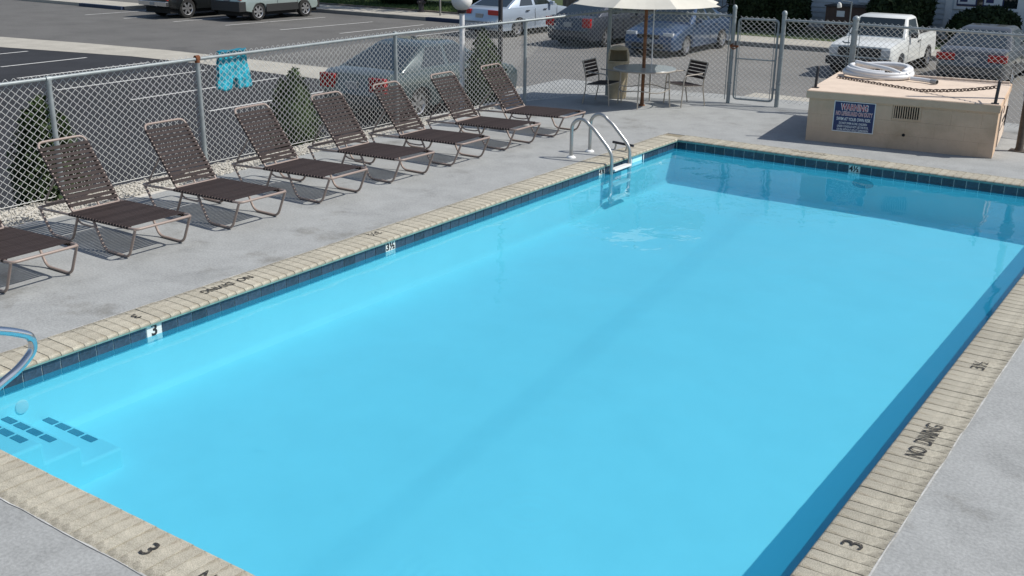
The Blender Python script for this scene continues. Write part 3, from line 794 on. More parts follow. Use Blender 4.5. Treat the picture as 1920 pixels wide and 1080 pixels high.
# ------------------------------------------------------------------ pump house
PA = math.atan2(0.34, 2.58)
ph = thing('pump_house', 'low tan painted block pump house with a flat concrete slab top', 'pump house', (1.615, 1.07, 0), PA)
PWd, PD, PH, ST = 2.60, 2.32, 0.755, 0.115
ct = MB(); ct.box((0.03, 0.03, -0.02), (PWd-0.03, PD-0.03, PH-ST)); ct.build('core_wall', m_block, ph)
# course of blocks on the front and right faces
bw, bh = 0.40, 0.205
def block(x0, x1, z0, z1):
    o = MB().box((x0+0.0003, 0.0, z0+0.0003), (x1-0.0003, 0.04, z1-0.0003)).build('block', m_block, ph); bevel(o, 0.0013, 1); return o
for r_ in range(4):
    z0 = r_*bh; z1 = min(z0+bh, PH-ST)
    if z1 - z0 < 0.01: continue
    x = -bw/2 if r_ % 2 else 0.0
    while x < PWd-0.001:
        x0, x1 = max(x, 0), min(x+bw, PWd)
        segs = [(x0, x1)]
        if z1 > 0.43 and x1 > 1.20 and x0 < 1.59:         # keep the vent opening free
            segs = []
            if x0 < 1.20: segs.append((x0, 1.20))
            if x1 > 1.59: segs.append((1.59, x1))
        for a_, b_ in segs:
            if b_-a_ > 0.01: block(a_, b_, z0, z1)
        x += bw
MB().box((1.2, 0.005, 0.41), (1.59, 0.02, 0.435)).build('vent_sill', m_block, ph)
MB().box((PWd-0.04, 0.041, 0), (PWd, 0.62, PH-ST)).build('side_wall', m_block, ph); MB().box((PWd-0.04, 1.95, 0), (PWd, PD, PH-ST)).build('side_wall', m_block, ph)
dr = MB(); dr.box((PWd-0.035, 0.64, 0.05), (PWd+0.012, 1.93, PH-ST-0.03)); dr.build('hatch', m_slab, ph)
hw = MB(); hw.box((PWd+0.012, 1.0, 0.36), (PWd+0.02, 1.5, 0.40)); hw.box((PWd+0.012, 0.7, 0.28), (PWd+0.018, 1.9, 0.285)); hw.tube([(PWd+0.016, 1.7, 0.2), (PWd+0.03, 1.7, 0.5)], 0.012, 6); hw.build('hatch_hinge', m_iron, ph)
o = MB().box((PWd+0.012, 0.95, 0.50), (PWd+0.02, 1.05, 0.60)).build('rust_plate', m_rust, ph)
sl_ = MB(); sl_.box((-0.045, -0.035, PH-ST), (PWd+0.02, PD+0.02, PH-0.004)); o = sl_.build('roof_slab', m_block, ph); bevel(o, 0.012, 2)
MB().box((-0.03, -0.02, PH-0.006), (PWd+0.005, PD+0.01, PH)).build('sunlit_top', m_slab, ph)  # thin added sheet: the slab's sunlit top put into a paler colour
sl_ = MB(); 
for k in range(24): sl_.box((0.02+k*0.107, PD-0.07, PH-0.001), (0.02+k*0.107+0.1, PD+0.01, PH+0.03))
sl_.build('brick_edging', m_slab, ph)
vt = MB(); vt.box((1.19, 0.022, 0.43), (1.60, 0.05, 0.64)); vt.build('vent_void', m_dark, ph)
vf = MB(); vf.box((1.205, -0.008, 0.437), (1.59, 0.02, 0.449)); vf.box((1.205, -0.008, 0.627), (1.59, 0.02, 0.638)); vf.box((1.205, -0.008, 0.449), (1.222, 0.02, 0.627)); vf.box((1.573, -0.008, 0.449), (1.59, 0.02, 0.627))
vg = vf.build('vent_grille', m_block, ph)
for k in range(11):
    x = 1.236 + k*0.0325
    MB().box((x, -0.004, 0.449), (x+0.013, 0.016, 0.627)).build('slat', m_block, vg)
MB().lathe([(0.0, 0.010), (0.018, 0.010), (0.023, 0.0)], 12, M=Matrix.Translation((1.39, -0.002, 0.215)) @ Matrix.Rotation(R(90), 4, 'X')).build('pipe_hole', m_dark, ph)
# warning sign
sg = thing('warning_sign', 'navy blue WARNING sign with white border on the pump house wall', 'sign', (1.615, 1.07, 0), PA)
SX0, SX1, SZ0, SZ1 = 0.375, 0.965, 0.185, 0.632
MB().box((SX0, -0.010, SZ0), (SX1, -0.004, SZ1)).build('border', m_trim, sg)
o = MB().box((SX0+0.012, -0.0125, SZ0+0.012), (SX1-0.012, -0.010, SZ1-0.012)).build('panel', m_sign, sg)
cxs = (SX0+SX1)/2
def sign_line(txt, size, z, width, m_, bold=0.0, y=-0.0138):
    me = text_mesh(txt, size, m_, 'lettering', bold=bold, thick=0.001)
    xs = [v.co.x for v in me.vertices]; wd = max(xs)-min(xs)
    o = link(me, 'lettering', sg); frame_mat(o, (cxs, y, z), (1, 0, 0), (0, 0, 1)); o.scale = (width/wd, 1, 1); return o
sign_line('WARNING', 0.125, 0.545, 0.395, m_trim, 0.0075, -0.0132); sign_line('WARNING', 0.125, 0.545, 0.372, m_red, 0.0015, -0.0148)
sign_line('NO LIFEGUARD ON DUTY', 0.080, 0.452, 0.525, m_trim, 0.0042, -0.0132); sign_line('NO LIFEGUARD ON DUTY', 0.080, 0.452, 0.515, m_red, -0.0002, -0.0148)
sign_line('SWIM AT YOUR OWN RISK', 0.066, 0.372, 0.485, m_trim, 0.0012)
sign_line('DO NOT SWIM ALONE. CHILDREN', 0.046, 0.312, 0.40, m_trim, 0.0006)
sign_line('UNDER 15 SHOULD NOT USE THE POOL', 0.046, 0.264, 0.45, m_trim, 0.0006)
sign_line('OR SPA WITHOUT ADULT SUPERVISION', 0.046, 0.217, 0.45, m_trim, 0.0006)
# barrier posts and chain
def loc(x, y, z): 
    c, s = math.cos(PA), math.sin(PA); return (1.615+c*x-s*y, 1.07+s*x+c*y, z)
def barrier(x, y, label, lean):
    t = thing('barrier_post', label, 'post', loc(x, y, PH), PA, 'barrier posts on the pump house')
    MB().tube([(0, 0, 0), (lean, 0, 0.30)], 0.022, 10).build('shaft', m_iron, t, smooth=True)
    MB().box((-0.05, -0.04, 0.0005), (0.05, 0.04, 0.010)).build('base_plate', m_iron, t)
    MB().lathe([(0.026, 0), (0.028, 0.012), (0.014, 0.028), (0.002, 0.034)], 10, (lean, 0, 0.295)).build('cap', m_iron, t, smooth=True)
    return t
barrier(0.02, 0.26, 'black iron post at the left end of the pump house roof slab', 0.01)
bpR = barrier(2.53, 0.06, 'black iron post at the right front corner of the pump house slab', 0.015)
MB().tube([(0.015, 0, 0.22), (0.02, 0.30, 0.30)], 0.012, 8).build('stay_rod', m_iron, bpR, smooth=True)
ch = thing('barrier_chain', 'rusty drooping chain across the pump house roof slab', 'chain')
A = Vector(loc(0.10, 1.50, PH+0.012)); B = Vector(loc(2.53, 0.06, PH+0.235)); N = 50
def catp(t): 
    p = A.lerp(B, t); z = A.z*(1-t)+B.z*t - 0.48*t*(1-t)*1.0
    return Vector((p.x, p.y, max(z, PH+0.012)))
lk = MB(); 
pts = []
for k in range(14):
    a = 2*math.pi*k/14; pts.append((0.040*math.cos(a), 0.024*math.sin(a), 0))
lk.tube(pts, 0.0072, 6, closed=True); link_me = lk.mesh('link', m_chain, smooth=True)
for i in range(N):
    p = catp((i+0.5)/N); t = (catp((i+1)/N)-catp(i/N)).normalized()
    q = t.to_track_quat('X', 'Z') @ Quaternion((1, 0, 0), R(45 + 90*(i % 2)))
    o = link(link_me, 'link', ch); o.location = p; o.rotation_euler = q.to_euler()
# coiled hose
hs = thing('pool_hose', 'white vacuum hose coiled on the back of the pump house roof', 'hose', loc(0.66, 1.93, PH), PA)
def coil(rx, ry, cx, cy, z, a0, a1, seed):
    rg = random.Random(seed); pts = []; n = 40
    ph1, ph2 = rg.uniform(0, 6), rg.uniform(0, 6)
    for k in range(n+1):
        a = R(a0 + (a1-a0)*k/n)
        w_ = 1 + 0.05*math.sin(2*a+ph1) + 0.04*math.sin(3*a+ph2)
        pts.append((cx+rx*w_*math.cos(a), cy+ry*w_*math.sin(a), z + 0.012*math.sin(2*a+ph2)))
    return pts
hp = coil(0.50, 0.34, 0, 0, 0.038, -20, 340, 1)
hp += coil(0.49, 0.33, 0.0, 0.01, 0.085, 340, 700, 2)
hp += coil(0.42, 0.27, -0.02, 0.03, 0.10, 700, 1010, 4)
hp = [(p[0], p[1], p[2] + (p[1]+0.35)*0.13) for p in hp]
MB().tube(hp, 0.036, 10).build('coil', m_hose, hs, smooth=True)
MB().tube(fillet([(-0.40, 0.18, 0.20), (-0.12, 0.0, 0.18), (0.2, -0.16, 0.16), (0.36, -0.20, 0.11)], 0.15, 6), 0.034, 10).build('loose_turn', m_hose, hs, smooth=True)
MB().tube([(0.52, -0.22, 0.05), (0.72, -0.25, 0.045), (0.86, -0.34, 0.042)], 0.032, 10).build('hose_end', m_hose, hs, smooth=True)
MB().tube([(0.84, -0.325, 0.043), (0.93, -0.385, 0.042)], 0.037, 12).build('cuff', m_plate, hs, smooth=True)
MB().tube([(0.925, -0.382, 0.042), (0.934, -0.388, 0.042)], 0.028, 12).build('bore', m_dark, hs)
# steel column at the right edge
cl = thing('steel_column', 'thick painted steel column with a rusty base plate at the right edge', 'post', (4.40, 2.22, 0))
MB().tube([(0, 0, 0.0), (0, 0, 0.05), (0, 0, 2.6)], [0.075, 0.055, 0.05], 14).build('shaft', m_column, cl, smooth=True)
MB().box((-0.13, -0.11, 0.0), (0.13, 0.11, 0.012)).build('base_plate', m_column, cl)
MB().box((-0.05, -0.11, 0.80), (0.13, -0.052, 1.02)).build('junction_box', m_plate, cl)

# ------------------------------------------------------------------ table, umbrella, chairs, bin
TC = (-1.80, 2.30)
tb_ = thing('patio_table', 'round frosted patio table with four legs under the umbrella', 'table', (*TC, 0))
MB().lathe([(0.0, 0.640), (0.535, 0.640), (0.545, 0.652), (0.535, 0.664), (0.0, 0.664)], 40).build('table_top', m_glasst, tb_, smooth=True, ang=30)
MB().tube([(0.548*math.cos(R(a)), 0.548*math.sin(R(a)), 0.645) for a in range(0, 360, 10)], 0.015, 8, closed=True).build('rim', m_alu, tb_, smooth=True)
for a in (-75, 15, 105, 195):
    c, s = math.cos(R(a)), math.sin(R(a))
    MB().tube(fillet([(0.40*c, 0.40*s, 0.635), (0.43*c, 0.43*s, 0.58), (0.47*c, 0.47*s, 0.012)], 0.05, 4), 0.0125, 8).build('leg', m_alu, tb_, smooth=True)
MB().tube([(0.445*math.cos(R(a)), 0.445*math.sin(R(a)), 0.30 + 0.02*math.cos(R(4*(a+75)))) for a in range(0, 360, 15)], 0.009, 6, closed=True).build('stretcher', m_alu, tb_, smooth=True)
um = thing('patio_umbrella', 'cream canvas patio umbrella on a rusty brown pole', 'umbrella', (TC[0]-0.03, TC[1], 0))
MB().tube([(0, 0, 0.0), (0, 0, 2.25)], 0.030, 12).build('pole', m_polebr, um, smooth=True)
UR, UZ, UT = 1.33, 1.765, 2.22
ang0 = -131
rib_pts = [(UR*math.cos(R(ang0+45*k)), UR*math.sin(R(ang0+45*k))) for k in range(8)]
cn = MB()
NS = 6
def canopy_pt(k, s, t):                 # panel k, across s 0..1, up t 0..1 from rim to apex
    a = Vector((*rib_pts[k % 8], 0)); b = Vector((*rib_pts[(k+1) % 8], 0))
    p = a.lerp(b, s)*(1-t)
    sag = 0.05*math.sin(math.pi*s)*(1-t)
    p *= 1 - 0.05*math.sin(math.pi*s)*(1-t)
    return Vector((p.x, p.y, UZ + (UT-UZ)*(t**0.92) - sag*0.35 + 0.02*math.sin(math.pi*s)*(1-t)*0))
for k in range(8):
    for i in range(NS):
        for j in range(5):
            q = [canopy_pt(k, i/NS, j/5), canopy_pt(k, (i+1)/NS, j/5), canopy_pt(k, (i+1)/NS, (j+1)/5), canopy_pt(k, i/NS, (j+1)/5)]
            cn.add(q if j < 4 else q[:3], [(0, 1, 2, 3) if j < 4 else (0, 1, 2)])
co = cn.build('canopy', m_canvas, um)
for k in range(8):
    MB().tube([canopy_pt(k, 0, t)*1.0 - Vector((0, 0, 0.014)) for t in (0.0, 0.25, 0.5, 0.75, 1)], 0.008, 6).build('rib', m_alu, um)
    MB().tube([(0.02*math.cos(R(ang0+45*k)), 0.02*math.sin(R(ang0+45*k)), 1.78), canopy_pt(k, 0, 0.52)-Vector((0, 0, 0.02))], 0.006, 5).build('strut', m_alu, um)
MB().lathe([(0.045, 0), (0.05, 0.02), (0.05, 0.05), (0.03, 0.06)], 12, (0, 0, 1.75)).build('runner', m_polebr, um, smooth=True)
MB().lathe([(0.03, 0), (0.035, 0.03), (0.015, 0.07), (0.002, 0.09)], 12, (0, 0, UT)).build('finial', m_polebr, um, smooth=True)
MB().lathe([(0.055, 0), (0.055, 0.02), (0.036, 0.03), (0.034, 0.10)], 20, (0, 0, 0.0)).build('base', m_polebr, um, smooth=True)
wpz = thing('pool_pole', 'thin white pole propped on the fence behind the umbrella', 'pole', (-2.08, 3.02, 0))
MB().tube([(0.04, -0.02, 0.0), (0.0, 0.05, 1.62)], 0.012, 8).build('shaft', m_pwhite, wpz, smooth=True)
MB().tube([(0.0, 0.05, 1.60), (0.0, 0.052, 1.66)], 0.016, 8).build('cap', m_pwhite, wpz, smooth=True)
def make_chair():
    t = thing('patio_chair', '', 'chair', group='strap patio chairs at the round table')
    for s in (-1, 1):
        y = s*0.255
        MB().tube(fillet([(0.24, y, 0.012), (0.20, y, 0.56), (-0.19, y, 0.575)], 0.09, 6), 0.0115, 8).build('leg', m_alu, t, smooth=True)
        MB().tube(fillet([(-0.28, y, 0.012), (-0.20, y, 0.40), (-0.30, y*0.95, 0.765)], 0.2, 6), 0.0115, 8).build('leg', m_alu, t, smooth=True)
        MB().tube([(0.215, y, 0.385), (-0.20, y, 0.36)], 0.010, 8).build('seat_rail', m_alu, t, smooth=True)
    MB().tube([(-0.30, -0.245, 0.76), (-0.30, 0.245, 0.76)], 0.0115, 8).build('top_bar', m_alu, t, smooth=True)
    MB().tube([(0.215, -0.255, 0.385), (0.215, 0.255, 0.385)], 0.010, 8).build('front_bar', m_alu, t, smooth=True)
    bs = MB().box((-0.024, -0.265, -0.004), (0.024, 0.265, 0.004)).mesh('strap', m_strap)
    for k in range(5):
        tt = (k+0.4)/5
        o = link(bs, 'strap', t); o.location = (-0.222-0.082*tt, 0, 0.475+0.29*tt); o.rotation_euler = (0, R(-105), 0)
    ss = MB().box((-0.019, -0.268, 0.008), (0.019, 0.268, 0.014)).mesh('strap', m_strap)
    for k in range(9):
        o = link(ss, 'strap', t); o.location = (0.195-k*0.046, 0, 0.384-k*0.0027)
    return t
c1 = make_chair(); c1.location = (-2.47, 2.03, 0); c1.rotation_euler = (0, 0, R(4)); c1['label'] = 'strap patio chair left of the round table, beside the beige bin'
c2 = copy_tree(c1); c2.location = (-1.27, 2.80, 0); c2.rotation_euler = (0, 0, R(243)); c2['label'] = 'strap patio chair right of the round table, facing left'
# fix up the copied chair
bn = thing('trash_bin', 'beige domed trash bin with an open mouth in the fence corner', 'trash bin', (-2.62, 2.80, 0))
bd = MB(); bd.lathe([(0.165, 0.0), (0.17, 0.02), (0.195, 0.62), (0.20, 0.64)], 28); bd.build('body', m_trash, bn, smooth=True)
dome = MB()
n, rgs = 32, []
prof = [(0.203, 0.64), (0.203, 0.675), (0.199, 0.80), (0.172, 0.89), (0.12, 0.93), (0.05, 0.948), (0.001, 0.95)]
mouth = -62                                        # the opening faces the pool
vs = []
for r_, z in prof:
    for k in range(n):
        a = 2*math.pi*k/n; vs.append((r_*math.cos(a), r_*math.sin(a), z))
fs = []
for i in range(len(prof)-1):
    for k in range(n):
        am = math.degrees(2*math.pi*(k+0.5)/n); dd = abs((am-mouth+180) % 360-180)
        if i in (1, 2) and dd < 58: continue
        fs.append((i*n+k, i*n+(k+1) % n, (i+1)*n+(k+1) % n, (i+1)*n+k))
dome.add(vs, fs); o = dome.build('dome_lid', m_trash, bn, smooth=True)
sm = o.modifiers.new('solid', 'SOLIDIFY'); sm.thickness = 0.012; sm.offset = -1
lip = [(0.206*math.cos(R(mouth+t)), 0.206*math.sin(R(mouth+t)), 0.675) for t in range(-58, 59, 4)]
lip2 = [(0.174*math.cos(R(mouth+t)), 0.174*math.sin(R(mouth+t)), 0.888) for t in range(58, -59, -4)]
MB().tube(lip + lip2, 0.012, 8, closed=True).build('mouth_rim', m_trash, bn, smooth=True)

# ------------------------------------------------------------------ swim trunks on the fence
sw_ = MB(); nu, nv = 26, 20
def trunk_pt(u, v, side):
    # u across 0..1, v down 0..1
    half = 0.225 + 0.06*v
    y = (u-0.5)*2*half
    split = max(0, (v-0.70)/0.30)
    if split > 0: y += math.copysign(0.016*split, u-0.5)*(1 - abs(u-0.5)*1.6)
    leg = abs(abs(u-0.5)-0.25)*4
    z = 1.445 - 0.50*v + 0.028*v*leg**2 + 0.010*math.sin(u*17+side)*v
    x = side*(0.012+0.030*v)*math.sqrt(max(0.0, 1-leg**2*(0.35+0.6*split))) + 0.014*math.sin(u*29+1.3*side+2.2*v)*(0.4+0.8*v) + 0.007*math.sin(u*61+v*11) + 0.008*math.sin(v*14+u*6)
    return (x, y, z)
for side in (-1, 1):
    g0 = len(sw_.v)
    for j in range(nv+1):
        for i in range(nu+1): sw_.v.append(trunk_pt(i/nu, j/nv, side))
    for j in range(nv):
        for i in range(nu):
            if j >= nv*0.72 and i in (nu//2-1, nu//2): continue
            a_ = g0+j*(nu+1)+i; sw_.f.append((a_, a_+1, a_+nu+2, a_+nu+1))
tk = thing('swim_trunks', 'turquoise swim trunks hanging over the chain link fence', 'swim trunks', (-4.055, -4.985, 0))
o = sw_.build('cloth', m_trunks, tk, smooth=True, ang=80)
sd = o.modifiers.new('solid', 'SOLIDIFY'); sd.thickness = 0.004
wb = MB(); wb.tube([(0.03*math.sin(t), 0.235*math.cos(t), 1.445+0.008*math.sin(5*t)) for t in [k*2*math.pi/30 for k in range(30)]], 0.014, 8, closed=True)
wb.build('waistband', m_trunkd, tk, smooth=True)
MB().tube(fillet([(0.03, 0.05, 1.43), (0.045, 0.07, 1.38), (0.04, -0.02, 1.34), (0.045, -0.05, 1.42)], 0.02, 4), 0.005, 6).build('drawstring', m_white, tk)

# ------------------------------------------------------------------ plants
def leaf_cloud(n, fn, size, rng):
    V = np.zeros((n, 3, 3))
    for i in range(n):
        c, nrm = fn(rng)
        a = rng.normal(size=3); a /= np.linalg.norm(a)+1e-9
        b = np.cross(a, nrm + rng.normal(size=3)*0.5); b /= np.linalg.norm(b)+1e-9
        s = size*rng.uniform(0.6, 1.4)
        V[i, 0] = c - b*s*0.45; V[i, 1] = c + b*s*0.45; V[i, 2] = c + a*s*1.1
    return V
def shrub(name, label, x, y, z, rx, ry, h, m, n, leaf, seed, group, cone=False, flat=0.0):
    t = thing(name, label, 'shrub', (x, y, z), 0, group)
    rng = np.random.default_rng(seed)
    lumps = [(rng.normal(size=3), rng.uniform(0.06, 0.16)) for _ in range(14)]
    lumps = [(l/np.linalg.norm(l), a) for l, a in lumps]
    def shape(dv):
        k = 1.0
        for l, a in lumps: k += a*max(0, dv@l-0.55)*2
        return k - 0.04
    peaks = [(0, 0, 1.0, 0.72)] + [(rng.uniform(-.5, .5), rng.uniform(-.5, .5), rng.uniform(0.72, 0.95), rng.uniform(0.4, 0.6)) for _ in range(4)]
    def fn(r):
        dv = r.normal(size=3); dv /= np.linalg.norm(dv)
        rad = shape(dv)*(1 - abs(r.normal())*0.10)
        if cone:
            ox, oy, hk, rk = peaks[r.integers(len(peaks))]
            zz = r.uniform(0, 1)**1.15; th = r.uniform(0, 6.283)
            pr = (1-zz**2.6)*(0.72+0.28*min(1, zz*4+0.2)) + 0.04
            k = rk*pr*(1-r.normal()*0.16)*(1+0.14*math.sin(5*th+9*zz+seed)+0.10*math.sin(11*th-14*zz))
            return np.array([rx*(k*math.cos(th)+ox), ry*(k*math.sin(th)+oy), h*hk*zz]), np.array([math.cos(th), math.sin(th), 0.6])
        return np.array([rx*rad*dv[0], ry*rad*dv[1], h*0.5 + h*0.5*rad*dv[2]]), dv
    tri_mesh('foliage', leaf_cloud(n, fn, leaf, rng), m, None, t)
    core = MB()
    if cone: core.lathe([(rx*0.45, 0.02), (rx*0.72, h*0.2), (rx*0.55, h*0.55), (rx*0.2, h*0.85), (0.01, h*0.93)], 12)
    else:
        core.lathe([(0.02, h*0.08)] + [(0.84*math.sin(R(a)), h*0.5 - h*0.44*math.cos(R(a))) for a in range(20, 170, 15)] + [(0.02, h*0.94)], 14, M=Matrix.Diagonal((rx, ry, 1, 1)))
    core.build('inner_growth', m, t, smooth=True)
    s = MB(); s.tube([(0, 0, -0.15), (0.01, 0, h*0.4)], [0.05, 0.03], 7); s.build('stem', m_bark, t)
    return t
shrub('conifer_shrub', 'large dark green conifer behind the fence left of the first lounger backs', -4.42, -7.56, -0.13, 0.40, 0.40, 1.27, m_leafa, 6000, 0.055, 1, 'conifer shrubs outside the fence', True)
shrub('conifer_shrub', 'slim dark conifer behind the fence between two lounger backs', -4.55, -3.42, -0.15, 0.42, 0.42, 1.17, m_leafa, 4200, 0.05, 2, 'conifer shrubs outside the fence', True)
shrub('conifer_shrub', 'tall conifer behind the fence right of the white lamp post', -4.58, 1.27, -0.14, 0.40, 0.40, 1.36, m_leafa, 5200, 0.055, 3, 'conifer shrubs outside the fence', True)

# ------------------------------------------------------------------ lamp posts and small street furniture
lp = thing('lamp_post', 'white lamp post with an opal globe outside the fence', 'lamp post', (-4.90, 1.08, -0.3))
MB().tube([(0, 0, 0), (0, 0, 1.85)], 0.048, 14).build('pole', m_pwhite, lp, smooth=True)
MB().lathe([(0.09, 0), (0.09, 0.05), (0.055, 0.09), (0.05, 0.1)], 16).build('base', m_pwhite, lp, smooth=True)
MB().lathe([(0.075, 0), (0.085, 0.02), (0.085, 0.04), (0.07, 0.05)], 16, (0, 0, 1.80)).build('collar', m_iron, lp, smooth=True)
MB().lathe([(0.19*math.sin(R(a)), 0.19-0.19*math.cos(R(a))) for a in (22, 35, 50, 65, 80, 95, 110, 125, 140, 155, 168, 179)], 24, (0, 0, 1.838)).build('globe', m_globe, lp, smooth=True)
bp_ = thing('utility_pole', 'black pole standing behind the fence before the silver sedan', 'pole', (-4.62, 1.88, -0.25))
MB().tube([(0, 0, 0), (0, 0, 4.2)], 0.042, 12).build('shaft', m_iron, bp_, smooth=True)
MB().lathe([(0.08, 0), (0.08, 0.03), (0.045, 0.06)], 12).build('base', m_iron, bp_, smooth=True)
fp = thing('sign_post', 'thin grey sign post on the far sidewalk', 'post', (-20.65, 20.2, LZ+0.137))
MB().box((-0.03, -0.02, 0), (0.03, 0.02, 2.4)).build('shaft', m_kerb, fp)
MB().box((-0.16, -0.03, 1.85), (0.16, -0.022, 2.3)).build('plate', m_trim, fp)
hy = thing('fire_hydrant', 'dark fire hydrant on the edge of the far lawn', 'fire hydrant', (-22.3, 21.0, LZ+0.137))
MB().lathe([(0.17, 0), (0.17, 0.04), (0.11, 0.06), (0.11, 0.5), (0.14, 0.52), (0.14, 0.56), (0.11, 0.6), (0.08, 0.70), (0.03, 0.74), (0.03, 0.79), (0.001, 0.8)], 16).build('barrel', m_iron, hy, smooth=True)
for a in (0, 90, 180):
    c, s = math.cos(R(a)), -math.sin(R(a))
    MB().tube([(0.09*c, 0.09*s, 0.40), (0.19*c, 0.19*s, 0.40)], 0.06, 10).build('nozzle', m_iron, hy, smooth=True)

# ------------------------------------------------------------------ vehicles
def wheel_parts(T, x, y, r, wd, side):
    M = Matrix.Translation((x, y, r)) @ Matrix.Rotation(R(90)*side, 4, 'Y')
    t = MB(); t.lathe([(r*0.66, -wd/2), (r*0.93, -wd/2), (r, -wd/2+0.03), (r, wd/2-0.03), (r*0.93, wd/2), (r*0.66, wd/2), (r*0.64, wd/2-0.05)], 24, M=M, caps=False)
    w_ = t.build('wheel', m_tyre, T, smooth=True)
    d_ = MB(); d_.lathe([(0.0, wd/2-0.09), (r*0.64, wd/2-0.09)], 20, M=M); d_.build('brake_disc', m_dark, w_)
    q = MB(); q.lathe([(r*0.60, wd/2-0.05), (r*0.66, wd/2-0.012), (r*0.68, wd/2), (r*0.61, wd/2-0.01)], 24, M=M, caps=False); q.lathe([(0.001, wd/2-0.02), (r*0.16, wd/2-0.02), (r*0.17, wd/2-0.06)], 12, M=M)
    for k in range(6):
        a = R(60*k)
        q.box((-0.035*r/0.34, r*0.1, wd/2-0.06), (0.035*r/0.34, r*0.63, wd/2-0.02), M @ Matrix.Rotation(a, 4, 'Z'))
    q.build('rim', m_rim, w_, smooth=True)
    return w_
def arch(y, r, n=8): return [(y + r*math.cos(R(180-180*k/n)), 0.30 + r*0.0 + r*math.sin(R(180-180*k/n))) for k in range(n+1)]
def car(name, label, group, loc_, rz, body_m, S, spec):
    """spec: L/W dims, 'top' outline rear->front, axles, cabin points"""
    T = thing(name, label, spec.get('cat', 'car'), loc_, rz, group)
    W2 = spec['W']/2; wr = spec['wr']; ya, yb = spec['axles']; sill = spec['sill']
    top = spec['top']
    # closed outline (y, z): rear bottom, up over the top to the front bottom, back along the sills with arches
    def arc(yc):
        rr_ = wr*1.16
        a0 = math.degrees(math.asin(max(-1, (sill-wr)/rr_)))
        n_ = 8
        return [(yc + rr_*math.cos(R(a0 + (180-2*a0)*k/n_)), wr + rr_*math.sin(R(a0 + (180-2*a0)*k/n_))) for k in range(n_+1)]
    out = list(top) + arc(yb) + arc(ya)
    zmax = max(p[1] for p in top); zmin = min(p[1] for p in top)
    ym = (top[0][0]+top[-1][0])/2; hl = (max(p[0] for p in top)-min(p[0] for p in top))/2
    rings = []
    def inset(p, k):
        y, z = p
        yy = ym + (y-ym)*(1-k/hl)
        zz = z - k*0.9*max(0, (z-0.55)/(zmax-0.55)) if z > 0.55 else z
        return yy, zz
    for fx, k in ((-1.0, 0.16), (-0.985, 0.10), (-0.94, 0.035), (-0.80, 0.012), (0.0, 0.0), (0.80, 0.012), (0.94, 0.035), (0.985, 0.10), (1.0, 0.16)):
        # bulge: widest at mid height
        ring = []
        for p in out:
            y, z = inset(p, k)
            kk = 1.0
            if abs(fx) > 0.97: kk = 1.0 - 0.05*max(0, (z-0.62)/(zmax-0.62)) - 0.04*max(0, (0.5-z)/0.5)
            endk = max(0, (abs(y-ym)/hl - 0.78)/0.22); kk *= 1 - spec.get('nose', 0.09)*endk**2
            ring.append((W2*fx*kk, y, z))
        rings.append(ring)
    b = MB(); b.loft(rings); bo = b.build('body', body_m, T, smooth=True, ang=28)
    u_ = MB(); u_.box((-W2*0.86, ya-0.75, wr*0.55), (W2*0.86, yb+0.75, wr*1.35)); u_.build('underbody', m_dark, T)
    # cabin
    c = spec['cabin']; zb_ = c['zb']; bx, rx_ = W2*c.get('bw', 0.93), W2*c.get('rw', 0.72)
    y0, y1, y2, y3, zr = c['y0'], c['y1'], c['y2'], c['y3'], c['zr']     # rear base, rear roof, front roof, front base
    ymid = (y1+y2)/2
    cr = 0.045
    def cab(x_, y_, z_): return (x_, y_, z_)
    base = [(-bx, y0, zb_-0.08), (-bx, y3, zb_-0.08), (bx, y3, zb_-0.08), (bx, y0, zb_-0.08)]
    belt = [(-bx, y0, zb_), (-bx, y3, zb_), (bx, y3, zb_), (bx, y0, zb_)]
    roof = [(-rx_, y1, zr-cr), (-rx_, y2, zr-cr), (rx_, y2, zr-cr), (rx_, y1, zr-cr)]
    crown = [(-rx_*0.86, y1+0.10, zr), (-rx_*0.86, y2-0.12, zr), (rx_*0.86, y2-0.12, zr), (rx_*0.86, y1+0.10, zr)]
    cb = MB(); cb.loft([base, belt, roof, crown]); co_ = cb.build('cabin', body_m, T, smooth=False); bevel(co_, 0.035, 3)
    for p in co_.data.polygons: p.use_smooth = True
    def pane(nm, q, iu=0.06, iv=0.07, off=0.007):
        q = [Vector(p) for p in q]
        nrm = (q[1]-q[0]).cross(q[3]-q[0]).normalized()
        cen = sum(q, Vector())/4
        if nrm.dot(cen-Vector((0, ymid, zb_))) < 0: nrm = -nrm
        def P(u, v): return q[0]*(1-u)*(1-v)+q[1]*u*(1-v)+q[2]*u*v+q[3]*(1-u)*v + nrm*off
        vs = [P(iu, iv), P(1-iu, iv), P(1-iu, 1-iv), P(iu, 1-iv)]
        g_ = MB(); g_.add(vs + [v - nrm*0.006 for v in vs], [(0, 1, 2, 3), (7, 6, 5, 4), (0, 4, 5, 1), (1, 5, 6, 2), (2, 6, 7, 3), (3, 7, 4, 0)])
        return g_.build(nm, m_cglass, T)
    pane('windscreen', [belt[1], belt[2], roof[2], roof[1]], 0.05, 0.06)
    pane('rear_window', [belt[3], belt[0], roof[0], roof[3]], 0.07, 0.08)
    for sd_ in (-1, 1):
        ys = spec.get('pillars', [0.0])
        def side(yb0, yb1, f0, f1):
            # quad on the sloping cabin side between two belt positions and two roof positions
            return [(sd_*bx, yb0, zb_), (sd_*bx, yb1, zb_), (sd_*rx_, f1, zr-cr), (sd_*rx_, f0, zr-cr)]
        for (a0, a1, f0, f1) in spec['side_glass']:
            pane('side_window', side(a0, a1, f0, f1), 0.05, 0.09)
        mi = MB(); mi.box((sd_*(bx+0.02), y3-0.52, zb_+0.0), (sd_*(bx+0.19), y3-0.40, zb_+0.13)); mo = mi.build('mirror', spec.get('mirror_m', body_m), T); bevel(mo, 0.025, 2)
